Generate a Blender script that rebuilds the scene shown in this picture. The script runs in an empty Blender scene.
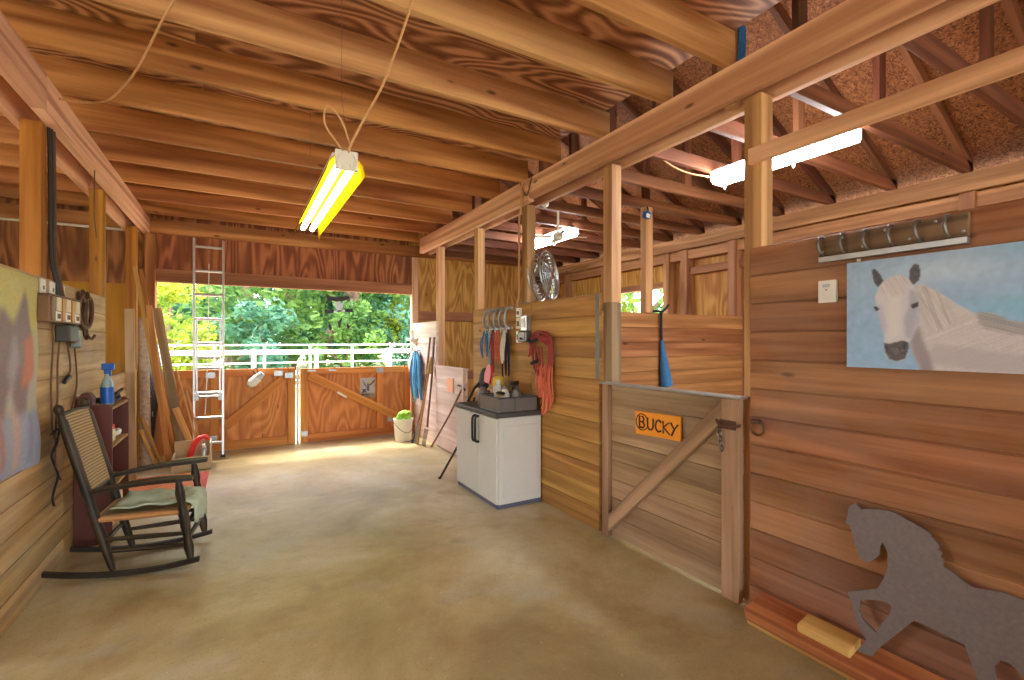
import bpy, bmesh, math, random
import numpy as np
from mathutils import Vector, Matrix, Euler
from mathutils.geometry import tessellate_polygon

random.seed(7)
SC = bpy.context.scene
COL = SC.collection
PI = math.pi

# ------------------------------------------------------------------ camera
cam = bpy.data.cameras.new('camera')
cam.sensor_width = 36.0
cam.lens = 16.643
cam.shift_y = 1.0 / 1024
cam.clip_start = 0.02
cam.clip_end = 300
camo = bpy.data.objects.new('camera', cam)
camo.location = (0, 0, 1.35)
camo.rotation_euler = (PI / 2, 0, -math.radians(29.971))
COL.objects.link(camo)
SC.camera = camo

# ------------------------------------------------------------------ sky, sun, exposure
SC.view_settings.view_transform = 'Standard'
SC.view_settings.look = 'None'
SC.view_settings.gamma = 1
SC.view_settings.use_curve_mapping = False
SC.view_settings.exposure = 0.25
LAMP = 60.0          # strength of the fluorescent tubes

world = bpy.data.worlds.new('sky')
SC.world = world
world.use_nodes = True
wn = world.node_tree
bgn = wn.nodes['Background']
sky = wn.nodes.new('ShaderNodeTexSky')
sky.sky_type = 'NISHITA'
sky.sun_disc = False
sky.sun_elevation = math.radians(62)
sky.sun_rotation = math.radians(-24)
sky.air_density = 1.0
sky.dust_density = 2.5
sky.ozone_density = 1.0
hs = wn.nodes.new('ShaderNodeHueSaturation')
hs.inputs['Saturation'].default_value = 0.38
wn.links.new(sky.outputs[0], hs.inputs['Color'])
wn.links.new(hs.outputs[0], bgn.inputs['Color'])
bgn.inputs['Strength'].default_value = 1.7

sun = bpy.data.lights.new('sun', 'SUN')
sun.energy = 4.0
sun.angle = math.radians(4)
sun.color = (1.0, 0.95, 0.86)
suno = bpy.data.objects.new('sun', sun)
EL, AZ = math.radians(62), math.radians(-24)      # the sun stands beyond the gates, a little to the left
suno.rotation_euler = Vector((-math.sin(AZ) * math.cos(EL), -math.cos(AZ) * math.cos(EL), -math.sin(EL))).to_track_quat('-Z', 'Y').to_euler()
suno.location = (0, -10, 20)
COL.objects.link(suno)

SC.cycles.max_bounces = 10
SC.cycles.diffuse_bounces = 6
SC.cycles.glossy_bounces = 3
SC.cycles.transmission_bounces = 4
SC.cycles.transparent_max_bounces = 8
SC.cycles.sample_clamp_indirect = 6.0
SC.cycles.caustics_reflective = False
SC.cycles.caustics_refractive = False

# ------------------------------------------------------------------ materials
def lin(c):
    return tuple(((x / 255.0) / 12.92 if x / 255.0 <= .04045 else ((x / 255.0 + .055) / 1.055) ** 2.4) for x in c) + (1.0,)

class NT:
    def __init__(s, name):
        s.m = bpy.data.materials.new(name)
        s.m.use_nodes = True
        s.t = s.m.node_tree
        s.b = s.t.nodes['Principled BSDF']
    def n(s, typ, **kw):
        nd = s.t.nodes.new(typ)
        for k, v in kw.items():
            setattr(nd, k, v)
        return nd
    def l(s, a, b):
        s.t.links.new(a, b)
    def math(s, op, a, b=None, c=None, clamp=False):
        nd = s.n('ShaderNodeMath', operation=op)
        nd.use_clamp = clamp
        for i, v in enumerate((a, b, c)):
            if v is None:
                continue
            if isinstance(v, (int, float)):
                nd.inputs[i].default_value = v
            else:
                s.l(v, nd.inputs[i])
        return nd.outputs[0]
    def mix(s, fac, a, b, mode='MIX'):
        nd = s.n('ShaderNodeMix', data_type='RGBA', blend_type=mode)
        for sock, v in ((nd.inputs[0], fac), (nd.inputs[6], a), (nd.inputs[7], b)):
            if isinstance(v, (int, float, tuple)):
                sock.default_value = v
            else:
                s.l(v, sock)
        return nd.outputs[2]
    def ramp(s, fac, stops, interp='LINEAR'):
        nd = s.n('ShaderNodeValToRGB')
        nd.color_ramp.interpolation = interp
        e = nd.color_ramp.elements
        while len(e) < len(stops):
            e.new(0.5)
        for el, (p, c) in zip(e, stops):
            el.position = p
            el.color = c if len(c) == 4 else tuple(c) + (1,)
        s.l(fac, nd.inputs[0])
        return nd.outputs[0]
    def mapping(s, vec, scale=(1, 1, 1), loc=(0, 0, 0)):
        nd = s.n('ShaderNodeMapping')
        nd.inputs['Scale'].default_value = scale
        nd.inputs['Location'].default_value = loc
        s.l(vec, nd.inputs['Vector'])
        return nd.outputs[0]
    def noise(s, vec, scale=5, detail=3, rough=.5, dist=0.0):
        nd = s.n('ShaderNodeTexNoise')
        nd.inputs['Scale'].default_value = scale
        nd.inputs['Detail'].default_value = detail
        nd.inputs['Roughness'].default_value = rough
        nd.inputs['Distortion'].default_value = dist
        s.l(vec, nd.inputs['Vector'])
        return nd.outputs[0]
    def bump(s, h, strength=.3, dist=.01):
        nd = s.n('ShaderNodeBump')
        nd.inputs['Strength'].default_value = strength
        nd.inputs['Distance'].default_value = dist
        s.l(h, nd.inputs['Height'])
        s.l(nd.outputs[0], s.b.inputs['Normal'])

def wood(name, dark, light, ring=.5, k=14.0, sx=.55, sy=5.0, tint=.22, rough=.62, knots=.5, wear=None, wearamt=.5, wearlow=None, bump=.25):
    """Board wood. Coordinates run along each board (UV in metres); every board carries its own random tint."""
    t = NT(name)
    uv = t.n('ShaderNodeUVMap').outputs[0]
    at = t.n('ShaderNodeAttribute', attribute_name='tint')
    off = t.n('ShaderNodeVectorMath', operation='SCALE')
    t.l(at.outputs['Color'], off.inputs[0]); off.inputs['Scale'].default_value = 37.0
    ad = t.n('ShaderNodeVectorMath', operation='ADD')
    t.l(uv, ad.inputs[0]); t.l(off.outputs[0], ad.inputs[1])
    v = ad.outputs[0]
    fine = t.noise(t.mapping(v, (2.2, 55, 1)), 1.0, 5, .65)
    mid = t.noise(t.mapping(v, (.9, 15, 1)), 1.0, 4, .6)
    fine = t.math('ADD', t.math('MULTIPLY', fine, .5), t.math('MULTIPLY_ADD', mid, .9, -.2))
    big = t.noise(t.mapping(v, (sx, sy, 1)), 1.0, 2, .5, .3)
    rings = t.math('SINE', t.math('MULTIPLY', big, k * 6.0))
    rings = t.math('MULTIPLY_ADD', rings, .5, .5)
    f = t.math('ADD', t.math('MULTIPLY', fine, 1.0 - ring), t.math('MULTIPLY', rings, ring))
    c = t.ramp(f, [(.26, lin(dark)), (.5, lin(tuple((a + b) / 2 for a, b in zip(dark, light)))), (.72, lin(light))])
    if knots > 0:
        vo = t.n('ShaderNodeTexVoronoi')
        vo.inputs['Scale'].default_value = 1.0
        vo.inputs['Randomness'].default_value = 1.0
        t.l(t.mapping(v, (2.6, 7.5, 1)), vo.inputs['Vector'])
        kn = t.ramp(vo.outputs['Distance'], [(.05, (1, 1, 1)), (.11, (0, 0, 0))])
        sel = t.n('ShaderNodeSeparateColor'); t.l(vo.outputs['Color'], sel.inputs[0])
        kn = t.math('MULTIPLY', kn, t.math('LESS_THAN', sel.outputs[0], knots))
        kdark = lin(tuple(x * .42 for x in dark))
        c = t.mix(t.math('MULTIPLY', kn, .8), c, kdark)
    if wear is not None:
        ob = t.n('ShaderNodeTexCoord').outputs['Object']
        w = t.noise(t.mapping(ob, (1.1, 1.1, 2.2)), 1.3, 5, .62)
        wf = t.ramp(w, [(.42, (0, 0, 0)), (.68, (1, 1, 1))])
        wf = t.math('MULTIPLY', wf, wearamt)
        c = t.mix(wf, c, t.mix(f, lin(tuple(x * .8 for x in wear)), lin(wear)))
    sepc = t.n('ShaderNodeSeparateColor'); t.l(at.outputs['Color'], sepc.inputs[0])
    hsv = t.n('ShaderNodeHueSaturation')
    t.l(t.math('MULTIPLY_ADD', sepc.outputs[0], 2 * tint, 1 - tint), hsv.inputs['Value'])
    t.l(t.math('MULTIPLY_ADD', sepc.outputs[1], .014, .495), hsv.inputs['Hue'])
    t.l(c, hsv.inputs['Color'])
    t.l(hsv.outputs[0], t.b.inputs['Base Color'])
    t.b.inputs['Roughness'].default_value = rough
    t.b.inputs['Specular IOR Level'].default_value = .3
    t.bump(f, bump, .004)
    return t.m

def plain(name, col, rough=.5, metal=0.0, var=.12, scale=30.0, bump=0.0, emit=None, spec=.5, trans=0.0, alpha=1.0):
    t = NT(name)
    ob = t.n('ShaderNodeTexCoord').outputs['Object']
    nz = t.noise(ob, scale, 4, .6)
    c = t.mix(nz, lin(tuple(max(0, x * (1 - var)) for x in col)), lin(tuple(min(255, x * (1 + var)) for x in col)))
    t.l(c, t.b.inputs['Base Color'])
    t.b.inputs['Roughness'].default_value = rough
    t.b.inputs['Metallic'].default_value = metal
    t.b.inputs['Specular IOR Level'].default_value = spec
    if trans:
        t.b.inputs['Transmission Weight'].default_value = trans
    if alpha < 1:
        t.b.inputs['Alpha'].default_value = alpha
    if emit:
        t.b.inputs['Emission Color'].default_value = emit[0] + (1,)
        t.b.inputs['Emission Strength'].default_value = emit[1]
    if bump:
        t.bump(nz, bump, .01)
    return t.m

M = {}
M['joist'] = wood('joist_lumber', (148, 90, 50), (212, 148, 92), ring=.35, k=5, sy=3, sx=.25, tint=.14, knots=.5)
M['joist_pale'] = wood('pale_joist_lumber', (168, 116, 72), (224, 176, 122), ring=.35, k=5, sy=3, sx=.25, tint=.12, knots=.5)
M['beam'] = wood('beam_lumber', (186, 132, 104), (236, 188, 156), ring=.45, k=4, sy=5, sx=.22, tint=.1, knots=.3)
M['post'] = wood('post_lumber', (156, 112, 74), (214, 168, 120), ring=.35, k=4, sy=5, sx=.25, tint=.14, knots=.25)
M['post_yellow'] = wood('yellow_post_lumber', (140, 88, 26), (196, 138, 52), ring=.35, k=4, sy=5, sx=.25, tint=.1, knots=.25)
M['truss'] = wood('truss_lumber', (136, 88, 58), (196, 140, 100), ring=.3, k=4, sy=5, sx=.3, tint=.2, knots=.2)
M['roof_lumber'] = wood('roof_lumber', (96, 54, 36), (156, 98, 68), ring=.3, k=4, sy=5, sx=.3, tint=.18, knots=.2)
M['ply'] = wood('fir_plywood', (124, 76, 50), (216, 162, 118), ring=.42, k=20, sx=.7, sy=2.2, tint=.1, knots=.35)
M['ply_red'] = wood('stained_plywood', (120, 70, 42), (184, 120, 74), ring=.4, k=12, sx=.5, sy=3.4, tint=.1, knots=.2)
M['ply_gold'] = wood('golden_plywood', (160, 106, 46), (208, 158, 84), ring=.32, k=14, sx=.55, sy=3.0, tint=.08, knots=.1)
M['ply_yellow'] = wood('fresh_plywood', (176, 122, 30), (206, 152, 52), ring=.3, k=4, sx=.6, sy=2, tint=.05, knots=.05)
M['gate'] = wood('gate_plywood', (190, 112, 60), (232, 156, 92), ring=.3, k=13, sx=.6, sy=2.2, tint=.08, knots=.3)
M['gate_frame'] = wood('gate_lumber', (190, 112, 54), (230, 156, 84), ring=.3, k=4, sy=5, sx=.3, tint=.1, knots=.25)
M['left_plank'] = wood('left_plank', (148, 114, 68), (204, 166, 108), ring=.2, k=4, sx=.3, sy=6, tint=.1, knots=.3, wear=(204, 192, 156), wearamt=.6)
M['near_plank'] = wood('near_plank', (120, 73, 44), (182, 126, 84), ring=.2, k=4, sx=.3, sy=6, tint=.15, knots=.5, wear=(176, 140, 120), wearamt=.55)
M['mid_plank'] = wood('middle_plank', (140, 94, 44), (198, 148, 78), ring=.22, k=4, sx=.3, sy=6, tint=.13, knots=.4, wear=(176, 138, 88), wearamt=.35)
M['white_plank'] = wood('whitewashed_plank', (206, 176, 158), (240, 220, 208), ring=.25, k=4, sx=.35, sy=5, tint=.07, knots=.08, wear=(232, 210, 200), wearamt=.7)
M['stall_plank'] = wood('stall_partition_plank', (134, 82, 48), (198, 138, 90), ring=.2, k=4, sx=.3, sy=6, tint=.12, knots=.95)
M['door_plank'] = wood('stall_door_plank', (130, 98, 70), (184, 150, 114), ring=.2, k=4, sx=.3, sy=5, tint=.1, knots=.2, wear=(172, 148, 124), wearamt=.65)
M['door_frame'] = wood('stall_door_frame', (128, 96, 70), (182, 144, 112), ring=.35, k=4, sx=.3, sy=5, tint=.1, knots=.2)
M['weathered'] = wood('weathered_post', (92, 76, 60), (150, 122, 92), ring=.3, k=4, sx=.3, sy=5, tint=.08, knots=.1)
M['red_board'] = wood('red_board', (150, 84, 50), (206, 132, 86), ring=.5, k=6, sx=.25, sy=6, tint=.08, knots=.15)
M['yellow_board'] = wood('yellow_board', (190, 140, 74), (228, 184, 110), ring=.35, k=4, sx=.4, sy=5, tint=.1, knots=.1)
M['gold_board'] = wood('gold_board', (166, 110, 50), (210, 154, 84), ring=.35, k=4, sx=.4, sy=5, tint=.14, knots=.15)
M['grey_board'] = wood('grey_board', (134, 112, 80), (184, 158, 116), ring=.35, k=4, sx=.4, sy=5, tint=.1, knots=.1)
M['maroon'] = plain('maroon_board', (92, 40, 26), .5, var=.1, scale=8)
M['shelf_wood'] = wood('shelf_wood', (150, 116, 66), (192, 156, 98), ring=.3, k=4, knots=0, tint=.06)
M['chair'] = wood('dark_chair_wood', (30, 24, 18), (74, 60, 42), ring=.4, k=6, sx=.8, sy=9, tint=.08, knots=0, rough=.45)
M['handle_wood'] = wood('handle_wood', (166, 116, 64), (214, 164, 104), ring=.3, k=4, knots=0, tint=.08)
M['dark_handle'] = wood('worn_handle', (92, 64, 52), (140, 104, 86), ring=.3, k=4, knots=0, tint=.08)

def osb():
    t = NT('osb_sheathing')
    ob = t.n('ShaderNodeTexCoord').outputs['Object']
    vo = t.n('ShaderNodeTexVoronoi'); vo.inputs['Scale'].default_value = 42
    wv = t.noise(ob, 7, 3, .5)
    vm = t.n('ShaderNodeVectorMath', operation='MULTIPLY_ADD')
    t.l(ob, vm.inputs[0]); vm.inputs[1].default_value = (1, 1.6, 1); t.l(wv, vm.inputs[2])
    t.l(vm.outputs[0], vo.inputs['Vector'])
    sc = t.n('ShaderNodeSeparateColor'); t.l(vo.outputs['Color'], sc.inputs[0])
    c = t.ramp(sc.outputs[0], [(.0, lin((100, 56, 28))), (.5, lin((150, 90, 48))), (1, lin((186, 122, 74)))])
    sp = t.noise(ob, 60, 2, .6)
    c = t.mix(t.ramp(sp, [(.3, (1, 1, 1)), (.42, (0, 0, 0))]), c, lin((78, 38, 20)))
    t.l(c, t.b.inputs['Base Color'])
    t.b.inputs['Roughness'].default_value = .7
    t.bump(sc.outputs[1], .2, .004)
    return t.m
M['osb'] = osb()

def concrete():
    t = NT('worn_concrete')
    ob = t.n('ShaderNodeTexCoord').outputs['Object']
    a = t.noise(ob, .9, 6, .62, .4)
    c = t.ramp(a, [(.3, lin((138, 118, 76))), (.5, lin((178, 161, 114))), (.68, lin((208, 199, 168)))])
    b = t.noise(ob, 3.2, 5, .65, .3)
    c = t.mix(t.ramp(b, [(.5, (0, 0, 0)), (.72, (.55, .55, .55))]), c, lin((146, 114, 70)))
    g = t.noise(t.mapping(ob, (1, 1, 1), (4.1, 2.2, 0)), 1.7, 4, .6)
    c = t.mix(t.ramp(g, [(.55, (0, 0, 0)), (.72, (.5, .5, .5))]), c, lin((176, 174, 164)))
    sp = t.noise(ob, 95, 3, .7)
    c = t.mix(t.ramp(sp, [(.30, (.7, .7, .7)), (.42, (0, 0, 0))]), c, lin((108, 86, 54)))
    sp2 = t.noise(ob, 42, 2, .6)
    c = t.mix(t.ramp(sp2, [(.68, (0, 0, 0)), (.76, (.5, .5, .5))]), c, lin((214, 202, 172)))
    vo = t.n('ShaderNodeTexVoronoi'); vo.inputs['Scale'].default_value = 2.1; t.l(ob, vo.inputs['Vector'])
    st = t.ramp(vo.outputs['Distance'], [(.03, (.45, .45, .45)), (.11, (0, 0, 0))])
    c = t.mix(st, c, lin((120, 116, 92)))
    t.l(c, t.b.inputs['Base Color'])
    t.b.inputs['Roughness'].default_value = .36
    t.b.inputs['Specular IOR Level'].default_value = .6
    t.bump(sp, .15, .004)
    return t.m
M['concrete'] = concrete()

def ground_mat():
    t = NT('sandy_grass_ground')
    ob = t.n('ShaderNodeTexCoord').outputs['Object']
    a = t.noise(ob, .35, 5, .6)
    c = t.ramp(a, [(.38, lin((150, 160, 92))), (.52, lin((176, 178, 118))), (.66, lin((214, 200, 164)))])
    sp = t.noise(ob, 30, 3, .7)
    c = t.mix(t.ramp(sp, [(.35, (.6, .6, .6)), (.5, (0, 0, 0))]), c, lin((92, 118, 52)))
    t.l(c, t.b.inputs['Base Color'])
    t.b.inputs['Roughness'].default_value = .9
    return t.m
M['ground'] = ground_mat()
M['apron'] = plain('pale_bounce_apron', (204, 194, 172), .9, var=.12, scale=3)

def leafmat(name, a, b):
    t = NT(name)
    at = t.n('ShaderNodeAttribute', attribute_name='tint')
    sc = t.n('ShaderNodeSeparateColor'); t.l(at.outputs['Color'], sc.inputs[0])
    c = t.mix(sc.outputs[0], lin(a), lin(b))
    t.l(c, t.b.inputs['Base Color'])
    t.b.inputs['Roughness'].default_value = .6
    tr = t.n('ShaderNodeBsdfTranslucent'); t.l(c, tr.inputs[0])
    mx = t.n('ShaderNodeMixShader'); mx.inputs[0].default_value = .34
    t.l(t.b.outputs[0], mx.inputs[1]); t.l(tr.outputs[0], mx.inputs[2])
    t.l(mx.outputs[0], t.t.nodes['Material Output'].inputs[0])
    return t.m
M['leaf_green'] = leafmat('green_leaves', (62, 112, 54), (146, 184, 92))
M['leaf_teal'] = leafmat('blue_green_leaves', (58, 112, 90), (128, 182, 146))
M['leaf_lime'] = leafmat('backlit_lime_leaves', (122, 158, 40), (206, 206, 84))  # yellow of sun shining through leaves put into their colour
M['bark'] = plain('bark', (128, 104, 84), .9, var=.35, scale=12, bump=.4)
M['white_pipe'] = plain('white_painted_pipe', (236, 238, 238), .4, var=.03)
M['galv'] = plain('galvanised_steel', (176, 178, 178), .38, .85, var=.15, scale=14)
M['alu'] = plain('aluminium', (206, 206, 202), .35, .75, var=.08, scale=20)
M['steel'] = plain('dull_steel', (120, 116, 110), .45, .8, var=.2, scale=25)
M['rust'] = plain('rusty_iron', (98, 70, 52), .65, .5, var=.35, scale=40)
M['cutout'] = plain('grey_sheet_steel', (116, 104, 99), .5, .35, var=.13, scale=70, bump=.08)
M['black'] = plain('black_plastic', (28, 27, 27), .4, var=.1)
M['dark_grey'] = plain('dark_grey_plastic', (70, 68, 66), .5, var=.08)
M['counter'] = plain('charcoal_plastic', (74, 70, 66), .5, var=.1, scale=60)
M['cab'] = plain('pale_grey_plastic', (214, 214, 206), .45, var=.025, scale=5)
M['cab_blue'] = plain('blue_grey_plastic', (92, 98, 118), .5, var=.06)
M['white'] = plain('white_plastic', (236, 234, 224), .4, var=.03)
M['cream'] = plain('cream_plastic', (226, 212, 172), .4, var=.04)
M['brown_box'] = plain('brown_painted_box', (132, 96, 62), .5, var=.1)
M['amber'] = plain('amber_switch_plate', (196, 132, 44), .4, var=.08)
M['socket'] = plain('dark_amber_socket', (120, 76, 28), .5, var=.1)
M['fabric_green'] = plain('pale_green_cloth', (176, 190, 162), .9, var=.16, scale=22, bump=.3)
M['blue'] = plain('bright_blue_plastic', (28, 96, 190), .35, var=.08)
M['blue_clear'] = plain('pale_blue_bottle', (176, 206, 214), .15, var=.04, trans=.35)
M['red'] = plain('red_plastic', (214, 52, 50), .4, var=.1)
M['yellow'] = plain('yellow_plastic', (224, 190, 44), .4, var=.08)
M['orange_sign'] = plain('orange_painted_wood', (236, 150, 32), .5, var=.06, scale=12)
M['peach'] = plain('peach_paper', (244, 172, 134), .6, var=.06, scale=10)
M['rope_red'] = plain('red_rope', (150, 58, 50), .85, var=.25, scale=80, bump=.4)
M['rope_orange'] = plain('orange_rope', (214, 112, 82), .85, var=.2, scale=80, bump=.4)
M['rope_blue'] = plain('blue_rope', (58, 116, 168), .85, var=.22, scale=80, bump=.4)
M['rope_teal'] = plain('pale_teal_rope', (108, 174, 196), .85, var=.22, scale=80, bump=.4)
M['rope_white'] = plain('white_rope', (232, 228, 210), .85, var=.1, scale=80, bump=.4)
M['rope_black'] = plain('black_rope', (34, 36, 44), .85, var=.3, scale=80, bump=.4)
M['rope_tan'] = plain('tan_twine', (202, 156, 108), .85, var=.15, scale=80)
M['cord_black'] = plain('black_cord', (44, 36, 30), .6, var=.15)
M['cord_brown'] = plain('brown_cord', (104, 72, 48), .6, var=.15)
M['tray_grey'] = plain('smoky_grey_bin', (112, 108, 104), .3, var=.1, scale=12)
M['lime'] = plain('lime_green_plastic', (150, 206, 66), .5, var=.14, scale=25)
M['bristle'] = plain('straw_bristles', (186, 146, 92), .9, var=.25, scale=60, bump=.5)
M['tan_card'] = plain('tan_cardboard', (186, 166, 126), .75, var=.06, scale=10)
M['leather'] = plain('dark_leather', (44, 32, 26), .5, var=.25, scale=20)
M['mat_roll'] = plain('speckled_roll', (176, 158, 138), .9, var=.35, scale=26, bump=.4)
M['smoke_clear'] = plain('frosted_white_plastic', (222, 222, 216), .25, var=.05, trans=.2)
M['lettering'] = plain('dark_brown_paint', (58, 24, 14), .6, var=.05)
M['tube'] = plain('lit_fluorescent_tube', (255, 255, 255), .3, var=0, emit=((1.0, .97, .9), LAMP))
M['tube_yellow'] = plain('lit_yellowish_tube', (255, 252, 200), .3, var=0, emit=((1.0, .96, .80), LAMP * .36))
M['reflector'] = plain('yellow_lit_reflector', (140, 112, 12), 1.0, var=.03, spec=0.0)  # yellow glow of the lit reflector put into its base colour
M['enamel'] = plain('white_enamel', (240, 240, 236), .35, var=.02)
M['diffuser'] = plain('lit_acrylic_lens', (255, 255, 255), .3, var=0, emit=((.93, .96, 1.0), LAMP * .75))

def wicker():
    t = NT('woven_seagrass')
    uv = t.n('ShaderNodeUVMap').outputs[0]
    w1 = t.n('ShaderNodeTexWave', wave_type='BANDS', bands_direction='X'); w1.inputs['Scale'].default_value = 24; w1.inputs['Distortion'].default_value = .6
    w2 = t.n('ShaderNodeTexWave', wave_type='BANDS', bands_direction='Y'); w2.inputs['Scale'].default_value = 18; w2.inputs['Distortion'].default_value = .6
    t.l(uv, w1.inputs[0]); t.l(uv, w2.inputs[0])
    f = t.math('MULTIPLY', w1.outputs['Fac'], w2.outputs['Fac'])
    c = t.ramp(f, [(.0, lin((120, 94, 56))), (.35, lin((186, 156, 104))), (1, lin((226, 202, 150)))])
    t.l(c, t.b.inputs['Base Color'])
    t.b.inputs['Roughness'].default_value = .8
    t.bump(f, .6, .006)
    return t.m
M['wicker'] = wicker()

def painted(name, rough=.5, bumpy=0.0, spec=.5):
    """A surface whose picture is stored per point in the colour attribute 'paint'."""
    t = NT(name)
    at = t.n('ShaderNodeAttribute', attribute_name='paint')
    t.l(at.outputs['Color'], t.b.inputs['Base Color'])
    t.b.inputs['Roughness'].default_value = rough
    t.b.inputs['Specular IOR Level'].default_value = spec
    if bumpy:
        ob = t.n('ShaderNodeTexCoord').outputs['Object']
        t.bump(t.noise(ob, 260, 2, .5), bumpy, .002)
    return t.m
M['canvas'] = painted('printed_glossy_canvas', .28, .35)
M['print'] = painted('printed_paper', .55)
M['rug'] = painted('printed_rug', .95)

# ------------------------------------------------------------------ mesh helpers
class MB:
    def __init__(s):
        s.v, s.f, s.uv, s.t = [], [], [], []
    def face(s, idx, uvs, tint):
        s.f.append(tuple(idx)); s.uv.append(uvs); s.t.append(tint)
    def rt(s):
        return (random.random(), random.random(), random.random())
    def hexa(s, P, axis=None, tint=None):
        """P: eight corners, index bits x=1,y=2,z=4. Grain runs along the longest local axis."""
        tint = tint or s.rt()
        b = len(s.v)
        P = [Vector(p) for p in P]
        s.v += [tuple(p) for p in P]
        L = [(P[1] - P[0]).length, (P[2] - P[0]).length, (P[4] - P[0]).length]
        if axis is None:
            axis = L.index(max(L))
        for fc in ((0, 2, 3, 1), (4, 5, 7, 6), (0, 1, 5, 4), (2, 6, 7, 3), (0, 4, 6, 2), (1, 3, 7, 5)):
            def crd(i):
                return [L[0] * (i & 1), L[1] * ((i >> 1) & 1), L[2] * ((i >> 2) & 1)]
            c = [crd(i) for i in fc]
            var = [a for a in range(3) if max(x[a] for x in c) - min(x[a] for x in c) > 1e-9]
            if axis in var:
                oth = [a for a in var if a != axis]
                uvs = [(x[axis], x[oth[0]] if oth else 0) for x in c]
            else:
                a0 = var[0] if var else 0
                a1 = var[1] if len(var) > 1 else a0
                uvs = [(x[a0] * .25, x[a1] * .6) for x in c]
            s.face([b + i for i in fc], uvs, tint)
        return s
    def box(s, x0, x1, y0, y1, z0, z1, axis=None, tint=None):
        return s.hexa([(x1 if i & 1 else x0, y1 if i & 2 else y0, z1 if i & 4 else z0) for i in range(8)], axis, tint)
    def beam(s, p, q, w, h, up=(0, 0, 1), tint=None):
        """box from p to q; w across, h along up; p,q on its centre line"""
        p, q = Vector(p), Vector(q)
        d = (q - p).normalized()
        up = Vector(up)
        side = d.cross(up)
        if side.length < 1e-6:
            side = d.cross(Vector((1, 0, 0)))
        side.normalize()
        u = side.cross(d).normalized()
        P = []
        for i in range(8):
            P.append((q if i & 1 else p) + side * (w / 2 if i & 2 else -w / 2) + u * (h / 2 if i & 4 else -h / 2))
        # keep handedness (x=d, y=side, z=u): d x side = -u -> flip side
        P = [P[0 ^ 0], P[1], P[2], P[3], P[4], P[5], P[6], P[7]]
        Q = [P[i ^ 2] for i in range(8)]
        return s.hexa(Q, 0, tint)
    def obox(s, c, size, rot=(0, 0, 0), axis=None, tint=None):
        R = Euler(rot).to_matrix()
        c = Vector(c)
        return s.hexa([c + R @ Vector(((.5 if i & 1 else -.5) * size[0], (.5 if i & 2 else -.5) * size[1], (.5 if i & 4 else -.5) * size[2])) for i in range(8)], axis, tint)
    def tube(s, pts, r, n=8, closed=False, tint=None, caps=True):
        tint = tint or s.rt()
        pts = [Vector(p) for p in pts]
        m = len(pts)
        rs = r if isinstance(r, (list, tuple)) else [r] * m
        prev = None
        b = len(s.v)
        acc = 0.0
        lens = []
        for i, p in enumerate(pts):
            if i:
                acc += (p - pts[i - 1]).length
            lens.append(acc)
            if closed:
                d = pts[(i + 1) % m] - pts[i - 1]
            else:
                d = pts[min(i + 1, m - 1)] - pts[max(i - 1, 0)]
            if d.length < 1e-9:
                d = Vector((0, 0, 1))
            d.normalize()
            if prev is None:
                a = d.cross(Vector((0, 0, 1)))
                if a.length < 1e-3:
                    a = d.cross(Vector((1, 0, 0)))
            else:
                a = prev - d * prev.dot(d)
                if a.length < 1e-6:
                    a = d.cross(Vector((1, 0, 0)))
            a.normalize(); prev = a
            c = d.cross(a)
            for j in range(n):
                t = 2 * PI * j / n
                s.v.append(tuple(p + (a * math.cos(t) + c * math.sin(t)) * rs[i]))
        rng = m if closed else m - 1
        for i in range(rng):
            i2 = (i + 1) % m
            for j in range(n):
                j2 = (j + 1) % n
                l0 = lens[i]; l1 = lens[i2] if i2 else lens[i] + .01
                s.face((b + i * n + j, b + i * n + j2, b + i2 * n + j2, b + i2 * n + j),
                       [(l0, j * .01), (l0, (j + 1) * .01), (l1, (j + 1) * .01), (l1, j * .01)], tint)
        if caps and not closed:
            s.face([b + j for j in range(n)][::-1], [(0, 0)] * n, tint)
            s.face([b + (m - 1) * n + j for j in range(n)], [(0, 0)] * n, tint)
        return s
    def lathe(s, prof, c=(0, 0, 0), axis=(0, 0, 1), n=20, tint=None):
        """prof: list of (radius, height)"""
        axis = Vector(axis).normalized()
        c = Vector(c)
        pts = [c + axis * h for r, h in prof]
        rs = [max(r, 1e-4) for r, h in prof]
        tint = tint or s.rt()
        a = axis.cross(Vector((0, 0, 1)))
        if a.length < 1e-3:
            a = Vector((1, 0, 0))
        a.normalize(); d = axis.cross(a)
        b = len(s.v); m = len(pts)
        for p, r in zip(pts, rs):
            for j in range(n):
                t = 2 * PI * j / n
                s.v.append(tuple(p + (a * math.cos(t) + d * math.sin(t)) * r))
        for i in range(m - 1):
            for j in range(n):
                j2 = (j + 1) % n
                s.face((b + i * n + j, b + i * n + j2, b + (i + 1) * n + j2, b + (i + 1) * n + j),
                       [(prof[i][1], j * .02), (prof[i][1], j * .02 + .02), (prof[i + 1][1], j * .02 + .02), (prof[i + 1][1], j * .02)], tint)
        s.face([b + j for j in range(n)][::-1], [(0, 0)] * n, tint)
        s.face([b + (m - 1) * n + j for j in range(n)], [(0, 0)] * n, tint)
        return s
    def ball(s, c, r, n=12, m=8, tint=None):
        r = (r, r, r) if isinstance(r, (int, float)) else r
        tint = tint or s.rt()
        b = len(s.v)
        for i in range(m + 1):
            th = PI * i / m
            for j in range(n):
                ph = 2 * PI * j / n
                s.v.append((c[0] + r[0] * math.sin(th) * math.cos(ph), c[1] + r[1] * math.sin(th) * math.sin(ph), c[2] - r[2] * math.cos(th)))
        for i in range(m):
            for j in range(n):
                j2 = (j + 1) % n
                s.face((b + i * n + j, b + i * n + j2, b + (i + 1) * n + j2, b + (i + 1) * n + j), [(0, 0)] * 4, tint)
        return s
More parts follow.
